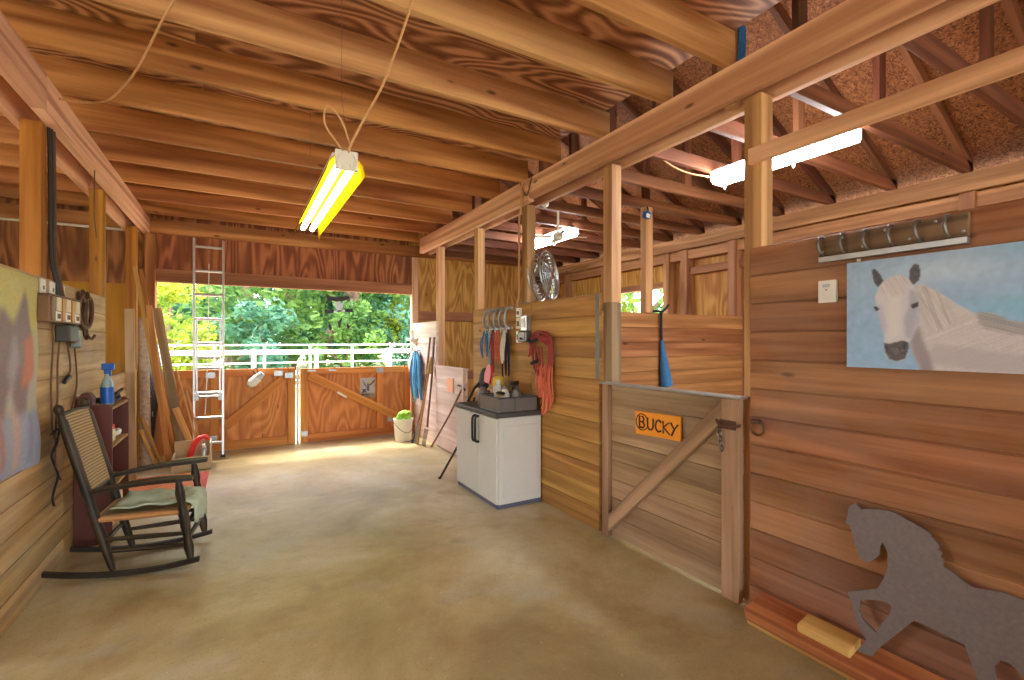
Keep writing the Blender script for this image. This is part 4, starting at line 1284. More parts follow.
# rug
nu, nv = 60, 40
uu, vv = np.meshgrid(np.linspace(0, 1, nu), np.linspace(0, 1, nv))
img = np.zeros((nv, nu, 3)) + np.array([176, 96, 56.])
img[(uu > .86) | (vv < .12)] = (150, 34, 40)
chk = ((np.floor(uu * 26) + np.floor(vv * 18)) % 2 == 0)
img[chk & ((uu > .86) | (vv < .12))] = (186, 92, 72)
img[chk & ~((uu > .86) | (vv < .12))] = (196, 120, 70)
t = thing('floor_rug', 'worn orange and red patterned rug on the floor behind the chair', 'rug', (-.55, 5.4, .0))
paint_grid('pile', nu, nv, lambda a, c: (-.90 + a * .635, 5.02 + c * .80 + .03 * math.sin(a * 5), .006 + .002 * math.sin(a * 20 + c * 13)), img, M['rug'], t)

# ladder: two-section aluminium extension ladder
LD = thing('extension_ladder', 'tall aluminium extension ladder leaning on the header at the left of the opening', 'ladder', (-.30, 6.6, 0))
fl, fr = Vector((-.445, 6.52, 0)), Vector((-.162, 6.46, 0))
tl, tr = Vector((-.462, 6.745, 2.57)), Vector((-.165, 6.735, 2.565))
lerp = lambda a, c, k: a + (c - a) * k
def rail(p, q, name='rail', w=.024, h=.05):
    b = MB(); b.beam(p, q, w, h, up=(0, 1, 0)); b.build(name, M['alu'], LD, bevel=.003)
rail(lerp(fl, tl, .01), tl); rail(lerp(fr, tr, .01), tr)
off = Vector((0, -.055, 0)); inn = Vector((.03, 0, 0))
rail(lerp(fl, tl, .27) + off + inn, lerp(fl, tl, .62) + off + inn, 'fly_rail', .018, .045); rail(lerp(fr, tr, .27) + off - inn, lerp(fr, tr, .62) + off - inn, 'fly_rail', .018, .045)
for k in range(9):
    z = .17 + .288 * k
    f = z / 2.57
    p, q = lerp(fl, tl, f), lerp(fr, tr, f)
    b = MB(); b.tube([p, q], .017, 10); b.build('rung', M['alu'], LD, smooth=True)
for f in (.275, .45):
    p, q = lerp(fl, tl, f) + off + inn, lerp(fr, tr, f) + off - inn
    b = MB(); b.tube([p, q], .015, 10); b.build('rung', M['alu'], LD, smooth=True)
for p in (fl, fr):
    b = MB(); b.box(p.x - .022, p.x + .022, p.y - .035, p.y + .035, 0, .035); b.build('foot', M['black'], LD, bevel=.004)
for p in (lerp(fl, tl, .27) + off + inn, lerp(fr, tr, .27) + off - inn):
    b = MB(); b.box(p.x - .02, p.x + .02, p.y - .03, p.y + .02, p.z - .03, p.z + .06); b.build('rung_lock', M['galv'], LD, bevel=.003)
b = MB(); b.tube(curve([(-.31, 6.70, 2.27), (-.312, 6.66, 1.9), (-.318, 6.62, 1.3), (-.33, 6.55, .75), (-.34, 6.5, .5)], 5), .005, 6); b.build('rope', M['rope_white'], LD, smooth=True)

# =================================================================== CABINET AND ITS TOP
CX0, CX1, CY0, CY1, CZ = 1.775, 2.20, 3.325, 4.13, .765
CB = thing('storage_cabinet', 'pale grey plastic two-door cabinet with a charcoal top against the middle plank wall', 'cabinet', ((CX0 + CX1) / 2, (CY0 + CY1) / 2, 0))
b = MB(); b.box(CX0 + .022, CX1, CY0, CY1, .035, CZ - .035); b.build('body', M['cab'], CB, bevel=.006)
b = MB(); b.box(CX0 + .06, CX1 - .04, CY0 - .009, CY0 - .0005, .09, CZ - .10)
b.build('side_panel', M['cab'], CB, bevel=.006)
for y0, y1, yh in ((CY0 + .006, 3.668, 3.645), (3.673, CY1 - .006, 3.70)):
    b = MB(); b.box(CX0, CX0 + .021, y0, y1, .04, CZ - .04)
    dr = b.build('door', M['cab'], CB, bevel=.006)
    b = MB()
    b.tube(curve([(CX0 - .002, yh, .49), (CX0 - .032, yh, .505), (CX0 - .036, yh, .60), (CX0 - .032, yh, .695), (CX0 - .002, yh, .71)], 5), .011, 8)
    b.build('handle', M['black'], dr, smooth=True)
b = MB(); b.box(CX0 + .015, CX1, CY0 + .005, CY1 - .005, 0, .0345); b.build('plinth', M['cab_blue'], CB, bevel=.004)
b = MB(); b.box(CX0 - .012, CX1 + .003, CY0 - .012, CY1 + .012, CZ - .034, CZ + .006); b.build('top', M['counter'], CB, bevel=.008)
b = MB(); b.tube([(CX0 - .001, 3.80, .725), (CX0 - .005, 3.80, .725)], .012, 12); b.build('badge', M['galv'], CB, smooth=True)
TZ = CZ + .0065
# smoky bin across the near half of the top
t = thing('tote_bin', 'smoky grey see-through tote bin standing on the cabinet top', 'bin', (2.0, 3.52, TZ))
x0, x1, y0, y1, zt = 1.81, 2.17, 3.345, 3.70, TZ + .115
th = .006
for nm, bx in (('front_panel', (x0, x0 + th, y0, y1, TZ + th, zt)), ('back_panel', (x1 - th, x1, y0, y1, TZ + th, zt)), ('side_panel', (x0 + th, x1 - th, y0, y0 + th, TZ + th, zt)), ('side_panel', (x0 + th, x1 - th, y1 - th, y1, TZ + th, zt)), ('bottom_panel', (x0, x1, y0, y1, TZ, TZ + th))):
    b = MB(); b.box(*bx); b.build(nm, M['tray_grey'], t, bevel=.002)
b = MB(); b.tube([(x0, y0, zt), (x1, y0, zt), (x1, y1, zt), (x0, y1, zt)], .008, 6, closed=True); b.build('rim', M['dark_grey'], t)
t = thing('divider', 'pale upright divider panel against the near face of the smoky bin', 'panel', (1.99, 3.35, TZ))
b = MB(); b.box(1.955, 2.0, 3.330, 3.338, TZ, zt + .0); b.build('panel', M['tray_grey'], t, bevel=.002)
def bottle(label, x, y, z, r, h, mat, capmat, name='bottle', trig=False):
    t = thing(name, label, 'bottle', (x, y, z))
    b = MB(); b.lathe([(r * .9, 0), (r, .008), (r, h * .62), (r * .55, h * .82), (r * .4, h * .85)], (x, y, z), n=16); b.build('body', M[mat], t, smooth=True)
    b = MB(); b.lathe([(r * .46, h * .855), (r * .46, h * .97), (r * .36, h)], (x, y, z), n=12); b.build('cap', M[capmat], t, smooth=True)
    if trig:
        b = MB(); b.obox((x - .02, y, z + h + .018), (.10, .026, .034), (0, 0, .5)); b.obox((x - .045, y - .015, z + h - .012), (.012, .014, .06), (0, .4, .5)); b.build('trigger_head', M[capmat], t, bevel=.004)
    return t
bz = TZ + th + .0005
bottle('tall grey spray bottle with black trigger standing in the smoky bin near the wall', 2.03, 3.44, bz, .04, .20, 'steel', 'black', 'spray_bottle', True)
bottle('white squat bottle in the middle of the smoky bin', 1.97, 3.54, bz, .042, .19, 'white', 'steel')
bottle('frosted pitcher-like bottle at the back of the smoky bin', 1.97, 3.645, bz, .046, .23, 'smoke_clear', 'smoke_clear')
t = thing('scrub_brush', 'black oval scrub brush lying on the bin rim at the near corner', 'brush', (1.90, 3.44, zt))
b = MB(); b.ball((1.875, 3.44, zt + .033), (.03, .065, .014), 14, 8); b.build('back', M['black'], t, smooth=True)
b = MB(); b.ball((1.875, 3.44, zt + .017), (.026, .058, .012), 14, 6); b.build('bristles', M['bristle'], t, smooth=True)
t = thing('yellow_tub', 'yellow lidded tub with a white band standing behind the smoky bin', 'tub', (2.06, 3.83, TZ))
b = MB(); b.lathe([(.045, 0), (.05, .01), (.052, .17)], (2.06, 3.82, TZ + .0005), n=20); b.build('body', M['smoke_clear'], t, smooth=True)
b = MB(); b.lathe([(.054, .171), (.056, .20), (.05, .245), (.03, .255)], (2.06, 3.82, TZ + .0005), n=20); b.build('lid', M['yellow'], t, smooth=True)
t = thing('red_dustpan', 'red hand dustpan standing among the things at the back of the cabinet top', 'dustpan', (1.98, 3.98, TZ))
b = MB(); b.prism([(-.06, .20), (.05, .18), (.07, .28), (.045, .36), (-.03, .35), (-.07, .27)], lambda a, c, d: (1.97 + d + c * .10, 3.92 - a, TZ + c), .02); b.build('pan', M['red'], t, bevel=.006)
b = MB(); b.tube([(1.985, 3.94, TZ), (1.985, 3.935, TZ + .19)], .012, 8); b.build('handle', M['black'], t, smooth=True)
t = thing('grooming_vacuum', 'grey upright vacuum tool with dark nozzle at the far end of the cabinet top', 'vacuum', (1.95, 4.06, TZ))
b = MB(); b.tube(curve([(2.02, 4.07, TZ + .12), (2.04, 4.07, TZ + .22), (2.06, 4.07, TZ + .32)], 5), [.04, .052, .056, .056, .055, .055, .054, .052, .048, .04, .02], 14); b.build('body', M['dark_grey'], t, smooth=True)
b = MB(); b.tube([(1.86, 4.05, TZ + .012), (1.93, 4.06, TZ + .13), (2.02, 4.07, TZ + .20)], [.014, .012, .02], 8); b.build('nozzle', M['black'], t, smooth=True)
b = MB(); b.box(1.98, 2.08, 4.02, 4.12, TZ, TZ + .11); b.build('stand', M['steel'], t, bevel=.01)
bottle('pale jug standing between the yellow tub and the red dustpan', 1.92, 3.86, TZ + .0005, .045, .19, 'tray_grey', 'black')
tag(MB().tube(curve([(2.19, 3.33, TZ + .02), (2.205, 3.30, TZ + .08), (2.206, 3.25, TZ + .16), (2.206, 3.22, TZ + .26), (2.206, 3.28, TZ + .32), (2.206, 3.32, TZ + .27), (2.206, 3.36, TZ + .30), (2.206, 3.37, TZ + .38), (2.206, 3.43, TZ + .50), (2.20, 3.50, 1.335)], 7), .006, 6).build('clipper_cable', M['cord_black'], smooth=True), 'black coiled cord falling from the grey switch box to the cabinet top', 'cord')

# =================================================================== MIDDLE WALL: hook rack, leads, boxes, ropes
WX = XR - .001
t = thing('bridle_rack', 'grey iron rack with five curved bridle brackets on the middle wall', 'rack', (WX, 4.06, 1.46))
for z in (1.655, 1.475):
    b = MB(); b.box(WX - .012, WX, 3.80, 4.34, z - .012, z + .012); b.build('bar', M['galv'], t, bevel=.002)
for k in range(5):
    y = 3.85 + .11 * k
    b = MB()
    b.tube(curve([(WX - .014, y, 1.655), (WX - .05, y, 1.64), (WX - .065, y + .01, 1.57), (WX - .055, y + .012, 1.50), (WX - .014, y, 1.475)], 5), .013, 7)
    b.build('bracket', M['galv'], t, smooth=True)
    b = MB(); b.tube(curve([(WX - .012, y, 1.468), (WX - .03, y, 1.44), (WX - .05, y, 1.43), (WX - .055, y, 1.46)], 5), .006, 6); b.build('hook', M['galv'], t, smooth=True)
def lead(label, y, z0, mat, w, n, bot, name='lead_rope', sway=.0, x=None, r=.0075, seed=1):
    """a lead folded into long loops over a hook"""
    R = random.Random(seed)
    pts = []
    X = x or WX - .035
    for k in range(n):
        f = (k / max(1, n - 1) - .5)
        zb = bot + R.uniform(0, .08)
        pts += [(X + R.uniform(-.012, .012), y + f * w * .35, z0), (X - .012 + R.uniform(-.01, .01), y + f * w - w * .22 + sway, (z0 + zb) / 2), (X + R.uniform(-.01, .01), y + f * w + sway * 1.4, zb), (X - .012 + R.uniform(-.01, .01), y + f * w + w * .22 + sway, (z0 + zb) / 2)]
    pts.append((X, y, z0))
    b = MB(); b.tube(curve(pts, 6), r, 6)
    return tag(b.build(name, M[mat], smooth=True), label, 'rope')
lead('blue lead rope looped on the farthest hook of the bridle rack', 4.33, 1.455, 'rope_blue', .12, 2, 1.12, seed=2)
lead('thin grey-blue lead hanging just left of the red one under the rack', 4.24, 1.45, 'rope_teal', .06, 1, .98, seed=3, r=.008)
lead('red lead rope with long loops under the bridle rack', 4.16, 1.455, 'rope_red', .06, 2, 1.02, seed=4)
lead('orange lead rope hanging beside the red one', 4.06, 1.45, 'rope_orange', .06, 2, 1.08, seed=5)
lead('white lead rope folded short under the rack', 3.93, 1.45, 'rope_white', .06, 3, 1.12, seed=6, r=.009)
lead('black lead rope with a snap hanging just right of the white one', 3.85, 1.455, 'rope_black', .05, 2, 1.0, seed=7)
tag(MB().tube(curve([(WX - .03, 3.96, 1.44), (WX - .03, 3.97, 1.2), (WX - .035, 3.96, 1.05), (WX - .03, 3.955, .98)], 6), .008, 6).build('strap', M['leather'], smooth=True), 'thin brown strap hanging between the orange and white leads', 'strap')
# outlets, switch and grey box, conduit
t = thing('outlet_strip', 'white outlet plates one above the other beside the bridle rack', 'outlet', (WX, 3.69, 1.33))
for z0, z1, m in ((1.565, 1.65, 'white'), (1.46, 1.56, 'cream'), (1.335, 1.44, 'white')):
    b = MB(); b.box(WX - .02, WX, 3.655, 3.735, z0, z1); p = b.build('plate', M[m], t, bevel=.004)
    b = MB(); b.box(WX - .026, WX - .0205, 3.68, 3.71, z0 + .025, z1 - .03); b.build('socket', M['cord_brown'], p)
t = thing('switch_box', 'grey steel switch box with a dark lower housing and cord on the middle wall', 'electrical box', (WX, 3.55, 1.33))
b = MB(); b.box(WX - .05, WX, 3.505, 3.60, 1.44, 1.575); b.build('upper_housing', M['galv'], t, bevel=.004)
b = MB(); b.box(WX - .075, WX, 3.485, 3.615, 1.34, 1.438); b.build('lower_housing', M['steel'], t, bevel=.012)
b = MB(); b.box(WX - .056, WX - .0505, 3.53, 3.575, 1.47, 1.55); b.build('cover', M['white'], t, bevel=.002)
b = MB(); b.tube([(WX - .078, 3.55, 1.37), (WX - .09, 3.55, 1.37)], .012, 10); b.build('knob', M['black'], t, smooth=True)
tag(MB().tube(curve([(2.24, 3.60, 2.76), (2.182, 3.60, 2.74), (2.178, 3.61, 2.58), (2.20, 3.66, 2.54), (2.225, 3.725, 2.45), (2.224, 3.728, 2.1), (2.222, 3.725, 1.78), (2.203, 3.72, 1.69), (2.203, 3.71, 1.652)], 6), .009, 6).build('tan_cable', M['rope_tan'], smooth=True), 'tan cable looping over the right beam and down the third post to the outlets', 'cord')
tag(MB().tube(curve([(2.18, 3.64, 2.77), (2.178, 3.52, 2.62), (2.18, 3.44, 2.77)], 6), .005, 6).build('twine', M['cord_brown'], smooth=True), 'thin brown twine looped in a vee on the right beam', 'cord')
# red rope hay net
t = thing('red_hay_net', 'big bundle of red and orange rope netting hanging on the middle wall', 'hay net', (WX, 3.27, .77))
R = random.Random(11)
X = WX - .03
def strand(pts, r=.007, m='rope_red', nm='strand'):
    b = MB(); b.tube(curve(pts, 6), r, 6); b.build(nm, M[m], t, smooth=True)
for k in range(13):      # the arched head
    o = .0068 * k; q = lambda e: R.uniform(-e, e)
    strand([(X - .012 * (k % 3), 3.47 - o * .5 + q(.01), 1.24 + q(.05)), (X - .01 * (k % 2), 3.45 - o * .6, 1.36 + q(.01)), (X - .03 * R.random(), 3.37, 1.425 - o * .7 + q(.008)), (X - .03 * R.random(), 3.26, 1.435 - o * 1.1 + q(.008)), (X - .02 * R.random(), 3.16 + o * .4, 1.40 - o + q(.01)), (X - .02, 3.11 + o * .6, 1.30), (X - .01, 3.12 + o * .8, 1.17 + q(.04)), (X - .012, 3.19 + q(.02), 1.04 + q(.06))], .0055, 'rope_red')
for k in range(9):      # lower loops
    y = 3.31 - .022 * k
    zb = .80 + .12 * R.random(); q = lambda e: R.uniform(-e, e)
    strand([(X, y + .03, 1.14), (X - .03 * R.random(), y + .04 + q(.012), 1.0), (X - .01, y + .015 + q(.01), .89), (X - .015, y + q(.01), zb), (X - .01, y - .02, .90), (X - .03 * R.random(), y - .015 + q(.01), 1.02), (X - .01, y - .01, 1.16)], .0055, 'rope_orange')
strand([(X - .02, 3.26, .98), (X - .03, 3.22, .88), (X - .02, 3.25, .79), (X - .03, 3.23, .755), (X - .02, 3.19, .80), (X - .02, 3.20, .90)], .011, 'rope_orange', 'tail')
for k in range(4):
    strand([(X - .01, 3.43 - .05 * k, 1.30), (X - .02, 3.40 - .05 * k, 1.22 - .02 * k), (X - .01, 3.39 - .04 * k, 1.12), (X - .015, 3.33 - .02 * k, 1.06)], .008, 'rope_red')
for y0, y1, z in ((3.44, 3.31, 1.34), (3.42, 3.30, 1.16)):
    b = MB(); b.tube(curve([(X - .02, y0, z), (X - .035, (y0 + y1) / 2, z + .012), (X - .02, y1, z + .03)], 5), .014, 7); b.build('black_tie', M['rope_black'], t, smooth=True)
b = MB(); b.tube(curve([(WX, 3.30, 1.42), (WX - .04, 3.30, 1.405), (WX - .055, 3.30, 1.42)], 4), .008, 6); b.build('hook', M['steel'], t, smooth=True)
tag(MB().tube(curve([(WX - .02, 3.36, 1.09), (WX - .025, 3.30, 1.12), (WX - .02, 3.22, 1.15)], 5), .007, 6).build('cross_cord', M['cord_brown'], smooth=True), 'short brown cord tied across the red hay net', 'cord')

# =================================================================== NEAR WALL: picture, rack, sensor
nu, nv = 260, 150
Y0, Y1, Z0, Z1 = .26, 1.009, 1.243, 1.672
uu, vv = np.meshgrid(np.linspace(0, 1, nu), np.linspace(0, 1, nv))
YY = Y1 + uu * (Y0 - Y1); ZZ = Z0 + vv * (Z1 - Z0)
rs = np.random.RandomState(8)
def smooth_noise(k):
    return blur(rs.normal(0, 1, (nv, nu)), k)
img = np.zeros((nv, nu, 3))
f = np.clip((ZZ - Z0) / (Z1 - Z0), 0, 1)[..., None]
img[:] = np.array([150, 192, 232.]) * (1 - f) + np.array([158, 190, 222.]) * f
mid = np.exp(-((ZZ - 1.60) / .05) ** 2 - ((YY - .72) / .2) ** 2)[..., None]
img += mid * np.array([26, 20, 10.])
right = (np.clip((.72 - YY) / .2, 0, 1) * np.exp(-((ZZ - 1.46) / .045) ** 2))[..., None]
img = img * (1 - .6 * right) + np.array([110, 186, 216.]) * .6 * right
right = (np.clip((.62 - YY) / .15, 0, 1) * np.clip((ZZ - 1.6) / .08, 0, 1))[..., None]
img = img * (1 - .6 * right) + np.array([104, 178, 214.]) * .6 * right
img += smooth_noise(14)[..., None] * 22
def pp(poly, col, a=1.0, soft=1, tex=0.0):
    global img
    m = blur(inpoly(YY, ZZ, poly).astype(float), soft)[..., None] * a
    c = np.array(col, float) + (smooth_noise(1)[..., None] * tex)
    img = img * (1 - m) + c * m
def streaks(poly, dy, dz, amp, dark, n=60, seed=0, w=1):
    """hair strokes along a direction inside an outline"""
    global img
    R = np.random.RandomState(seed)
    m = blur(inpoly(YY, ZZ, poly).astype(float), 2)
    ang = np.arctan2(dz, dy)
    s = (-(YY) * np.sin(ang) + ZZ * np.cos(ang))
    l = (YY * np.cos(ang) + ZZ * np.sin(ang))
    ph = np.interp(s.ravel(), np.linspace(s.min(), s.max(), n * 6), R.normal(0, 1, n * 6)).reshape(s.shape)
    ph = ph * (.7 + .3 * np.sin(l * 60 + ph * 3))
    img += (m * ph * amp)[..., None] * np.array([1, .97, .95])
body = [(.795, 1.348), (.785, 1.3), (.76, 1.237), (.2, 1.237), (.2, 1.41), (.349, 1.40), (.497, 1.382), (.528, 1.397), (.558, 1.405), (.584, 1.42), (.61, 1.443), (.655, 1.475), (.689, 1.508), (.732, 1.542), (.763, 1.565), (.775, 1.547), (.772, 1.507), (.769, 1.427), (.788, 1.364)]
pp(body, (206, 200, 202), 1, 2, 5)
streaks(body, 1, -.5, 6, 0, 40, 2)
mane = [(.782, 1.563), (.75, 1.552), (.707, 1.521), (.678, 1.477), (.666, 1.423), (.689, 1.394), (.732, 1.387), (.756, 1.427), (.766, 1.482)]
pp(mane, (192, 186, 186), .8, 8); streaks(mane, -.30, -1, 15, 0, 70, 3); streaks(mane, -.55, -1, 10, 0, 40, 13)
pp([(.76, 1.27), (.60, 1.25), (.45, 1.243), (.35, 1.243), (.35, 1.29), (.55, 1.31), (.72, 1.34)], (178, 170, 178), .55, 12)
tail = [(.61, 1.45), (.568, 1.444), (.528, 1.418), (.452, 1.40), (.40, 1.395), (.40, 1.372), (.497, 1.369), (.528, 1.372), (.558, 1.383), (.589, 1.391), (.605, 1.414)]
pp(tail, (166, 160, 160), .9, 3); streaks(tail, -1, -.35, 22, 0, 60, 4)
pp([(.795, 1.348), (.785, 1.3), (.76, 1.237), (.725, 1.239), (.738, 1.301), (.76, 1.364), (.768, 1.411)], (140, 128, 136), .8, 9)
head = [(.891, 1.57), (.862, 1.596), (.821, 1.604), (.795, 1.581), (.775, 1.539), (.769, 1.483), (.774, 1.411), (.792, 1.356), (.801, 1.332), (.801, 1.299), (.815, 1.279), (.842, 1.272), (.869, 1.289), (.879, 1.331), (.876, 1.364), (.887, 1.415), (.901, 1.483), (.909, 1.526)]
pp(head, (214, 212, 220), 1, 1, 5)
pp([(.795, 1.548), (.774, 1.531), (.77, 1.483), (.775, 1.411), (.792, 1.356), (.808, 1.364), (.815, 1.429), (.801, 1.477)], (166, 168, 186), .75, 9)
pp([(.905, 1.50), (.885, 1.49), (.868, 1.40), (.876, 1.364), (.89, 1.415)], (180, 182, 198), .6, 7)
pp([(.866, 1.547), (.825, 1.568), (.821, 1.47), (.831, 1.364), (.859, 1.356), (.866, 1.431)], (230, 226, 222), .6, 12)
fore = [(.895, 1.56), (.862, 1.596), (.821, 1.604), (.80, 1.58), (.81, 1.53), (.86, 1.52)]
pp(fore, (206, 198, 200), .6, 6); streaks(fore, -.5, -1, 14, 0, 60, 6)
pp([(.879, 1.345), (.866, 1.338), (.815, 1.352), (.8, 1.344), (.801, 1.311), (.811, 1.283), (.838, 1.272), (.862, 1.281), (.875, 1.31)], (66, 54, 56), .95, 1, 22)
pp([(.874, 1.332), (.866, 1.336), (.862, 1.318), (.868, 1.312)], (26, 20, 22), 1, 1)
pp([(.806, 1.345), (.815, 1.345), (.818, 1.322), (.808, 1.318)], (26, 20, 22), 1, 1)
pp([(.852, 1.325), (.83, 1.322), (.828, 1.30), (.845, 1.292)], (108, 92, 90), .7, 3)
for e in ([(.92, 1.633), (.909, 1.637), (.891, 1.612), (.88, 1.586), (.898, 1.563), (.912, 1.585)], [(.782, 1.639), (.769, 1.633), (.763, 1.601), (.769, 1.574), (.785, 1.559), (.798, 1.585), (.796, 1.617)]):
    pp(e, (72, 66, 76), 1, 1, 14)
pp([(.914, 1.489), (.898, 1.482), (.893, 1.472), (.905, 1.469)], (44, 36, 42), 1, 1)
pp([(.793, 1.486), (.769, 1.496), (.771, 1.479), (.788, 1.471)], (44, 36, 42), 1, 1)
t = thing('horse_picture', 'unframed glossy picture of a white horse against a blue sky on the near plank wall', 'picture', (XR - .03, .63, Z0))
b = MB(); b.box(XR - .024, XR - .0005, Y0, Y1, Z0, Z1); b.build('stretcher_board', M['white'], t, bevel=.002)
paint_grid('printed_face', nu, nv, lambda a, c: (XR - .0262, Y1 + a * (Y0 - Y1), Z0 + c * (Z1 - Z0)), img, M['canvas'], t)
# rack of curved hooks above the picture
t = thing('tack_rack', 'weathered board with curved iron bridle hooks above the horse picture', 'rack', (XR, .88, 1.69))
b = MB(); b.box(XR - .022, XR, .632, 1.12, 1.715, 1.80); b.build('back_board', M['weathered'], t, bevel=.003)
b = MB(); b.box(XR - .03, XR, .632, 1.12, 1.69, 1.714); b.build('steel_strip', M['galv'], t, bevel=.002)
for k in range(6):
    y = .685 + .084 * k
    b = MB(); b.tube(curve([(XR - .022, y, 1.795), (XR - .05, y, 1.79), (XR - .062, y, 1.76), (XR - .052, y - .004, 1.73), (XR - .03, y - .006, 1.717)], 6), .006, 7); b.build('hook', M['steel'], t, smooth=True)
for k in range(7):
    y = .645 + .077 * k; z = 1.785 if k % 2 else 1.735
    b = MB(); b.ball((XR - .0225, y, z), (.003, .006, .006), 8, 6); b.build('nail', M['galv'], t, smooth=True)
plate('thermostat', 'small white thermostat box left of the horse picture', 1.055, 1.125, 1.515, 1.612, M['white'], x=XR, th=.022, dirx=-1, hole=False)
o = [c for c in bpy.data.objects if c.name.startswith('thermostat')][-1]; o['category'] = 'thermostat'
b = MB(); b.box(XR - .0245, XR - .0225, 1.078, 1.105, 1.582, 1.595); b.build('display', M['galv'], o)
b = MB(); b.box(XR - .0245, XR - .0225, 1.088, 1.094, 1.568, 1.573); b.build('button', M['dark_grey'], o)
b = MB(); b.box(XR - .012, XR, .968, .98, 1.677, 1.689); tag(b.build('picture_clip', M['white'], bevel=.002), 'small white clip between the tack rack and the top of the picture', 'clip')

# sign with the horse's name
t = thing('name_sign', 'orange wooden sign reading BUCKY on the stall door', 'sign', (XR - .022, 2.03, .76))
ctr = Vector((XR - .032, 2.032, .842))
b = MB(); b.obox(ctr, (.016, .352, .142), (math.radians(-2.0), 0, 0)); b.build('board', M['orange_sign'], t, bevel=.003)
def stroke(pts, y0, w, h=.072, z0=.806):
    b = MB(); b.tube([(XR - .0405, y0 - a * w, z0 + c * h + (y0 - a * w - 2.03) * .035) for a, c in pts], .0062, 6); return b
LT = {'b': [(0, 0), (0, 1), (.6, .98), (.85, .78), (.6, .55), (.05, .52), (.7, .48), (.95, .25), (.65, .02), (0, 0)],
      'u': [(0, 1), (.02, .25), (.3, .0), (.65, .02), (.92, .25), (.95, 1)],
      'c': [(.95, .85), (.6, 1), (.2, .85), (.0, .5), (.15, .15), (.5, .0), (.95, .15)],
      'k': [(0, 1), (.04, .5), (.95, 1), (.04, .5), (1, 0), (.04, .5), (.05, 0)],
      'y': [(0, 1), (.45, .52), (.95, 1), (.45, .52), (.1, -.02)]}
for ch, y0, w in (('b', 2.170, .045), ('u', 2.103, .048), ('c', 2.040, .048), ('k', 1.980, .050), ('y', 1.922, .056)):
    stroke(LT[ch], y0, w).build('letter', M['lettering'], t, smooth=True)
b = MB(); b.tube([(XR - .041, 2.149 + .05 * math.cos(a), .846 + .05 * math.sin(a)) for a in [2 * PI * k / 28 for k in range(28)]], .0035, 5, closed=True); b.build('letter_ring', M['lettering'], t)

# =================================================================== BOARDS AND STEEL HORSE AT THE WALL FOOT
b = MB()
b.hexa([(2.105, .30, .0), (2.205, .30, .0), (2.105, 1.40, .0), (2.205, 1.40, .0), (2.10, .30, .032), (2.205, .30, .032), (2.10, 1.40, .032), (2.205, 1.40, .032)], 1)
tag(b.build('base_plank', M['yellow_board'], bevel=.003), 'narrow yellow plank edge lying under the thick red board at the wall foot', 'board')
b = MB()
b.hexa([(2.075, .25, .033), (2.205, .25, .075), (2.075, 1.385, .033), (2.205, 1.385, .075), (2.055, .25, .095), (2.205, .25, .135), (2.055, 1.385, .095), (2.205, 1.385, .135)], 1)
tag(b.build('thick_plank', M['red_board'], bevel=.004), 'thick reddish plank lying along the foot of the near wall under the steel horse', 'board')
b = MB(); b.hexa([(2.075, .945, .1015), (2.165, .945, .1258), (2.075, 1.15, .1015), (2.165, 1.15, .1258), (2.07, .945, .137), (2.16, .945, .161), (2.07, 1.15, .137), (2.16, 1.15, .161)], 1)
tag(b.build('wood_block', M['yellow_board'], bevel=.006), 'small pale yellow offcut lying on the thick red plank', 'block')
OUT = [(0.972, 0.682), (0.952, 0.665), (0.925, 0.675), (0.889, 0.684), (0.846, 0.687), (0.808, 0.674), (0.763, 0.66), (0.731, 0.647), (0.727, 0.635), (0.711, 0.622), (0.703, 0.611), (0.708, 0.6), (0.695, 0.591), (0.7, 0.58), (0.69, 0.565), (0.691, 0.547), (0.653, 0.531), (0.632, 0.518), (0.611, 0.51), (0.572, 0.518), (0.535, 0.526), (0.49, 0.522), (0.447, 0.514), (0.413, 0.492), (0.375, 0.443), (0.344, 0.358), (0.374, 0.384), (0.4, 0.399), (0.399, 0.34), (0.412, 0.272), (0.427, 0.202), (0.452, 0.136), (0.48, 0.132), (0.471, 0.204), (0.458, 0.258), (0.468, 0.291), (0.482, 0.297), (0.515, 0.319), (0.535, 0.315), (0.55, 0.288), (0.546, 0.253), (0.536, 0.211), (0.534, 0.163), (0.567, 0.142), (0.572, 0.188), (0.597, 0.252), (0.616, 0.297), (0.623, 0.318), (0.644, 0.32), (0.694, 0.325), (0.762, 0.328), (0.791, 0.285), (0.821, 0.241), (0.86, 0.182), (0.885, 0.135), (0.935, 0.13), (0.904, 0.188), (0.924, 0.208), (0.949, 0.245), (0.961, 0.29), (0.979, 0.334), (0.881, 0.387), (0.862, 0.434), (0.852, 0.478), (0.855, 0.535), (0.874, 0.563), (0.881, 0.545), (0.881, 0.515), (0.904, 0.482), (0.922, 0.47), (0.95, 0.484), (0.962, 0.516), (0.979, 0.562), (0.986, 0.591), (1.005, 0.595), (0.998, 0.63), (1.002, 0.655), (0.986, 0.674)]
HOLE = [(0.935, 0.322), (0.904, 0.337), (0.861, 0.351), (0.832, 0.351), (0.834, 0.321), (0.865, 0.257), (0.876, 0.227), (0.889, 0.235), (0.922, 0.254), (0.936, 0.282)]
b = MB(); b.prism(OUT, lambda y, z, d: (2.0829 + .1429 * z + d, y, z + .004), .010, [HOLE])
tag(b.build('steel_horse', M['cutout']), 'grey cut-out steel horse leaning against the near wall at the right', 'cutout horse')

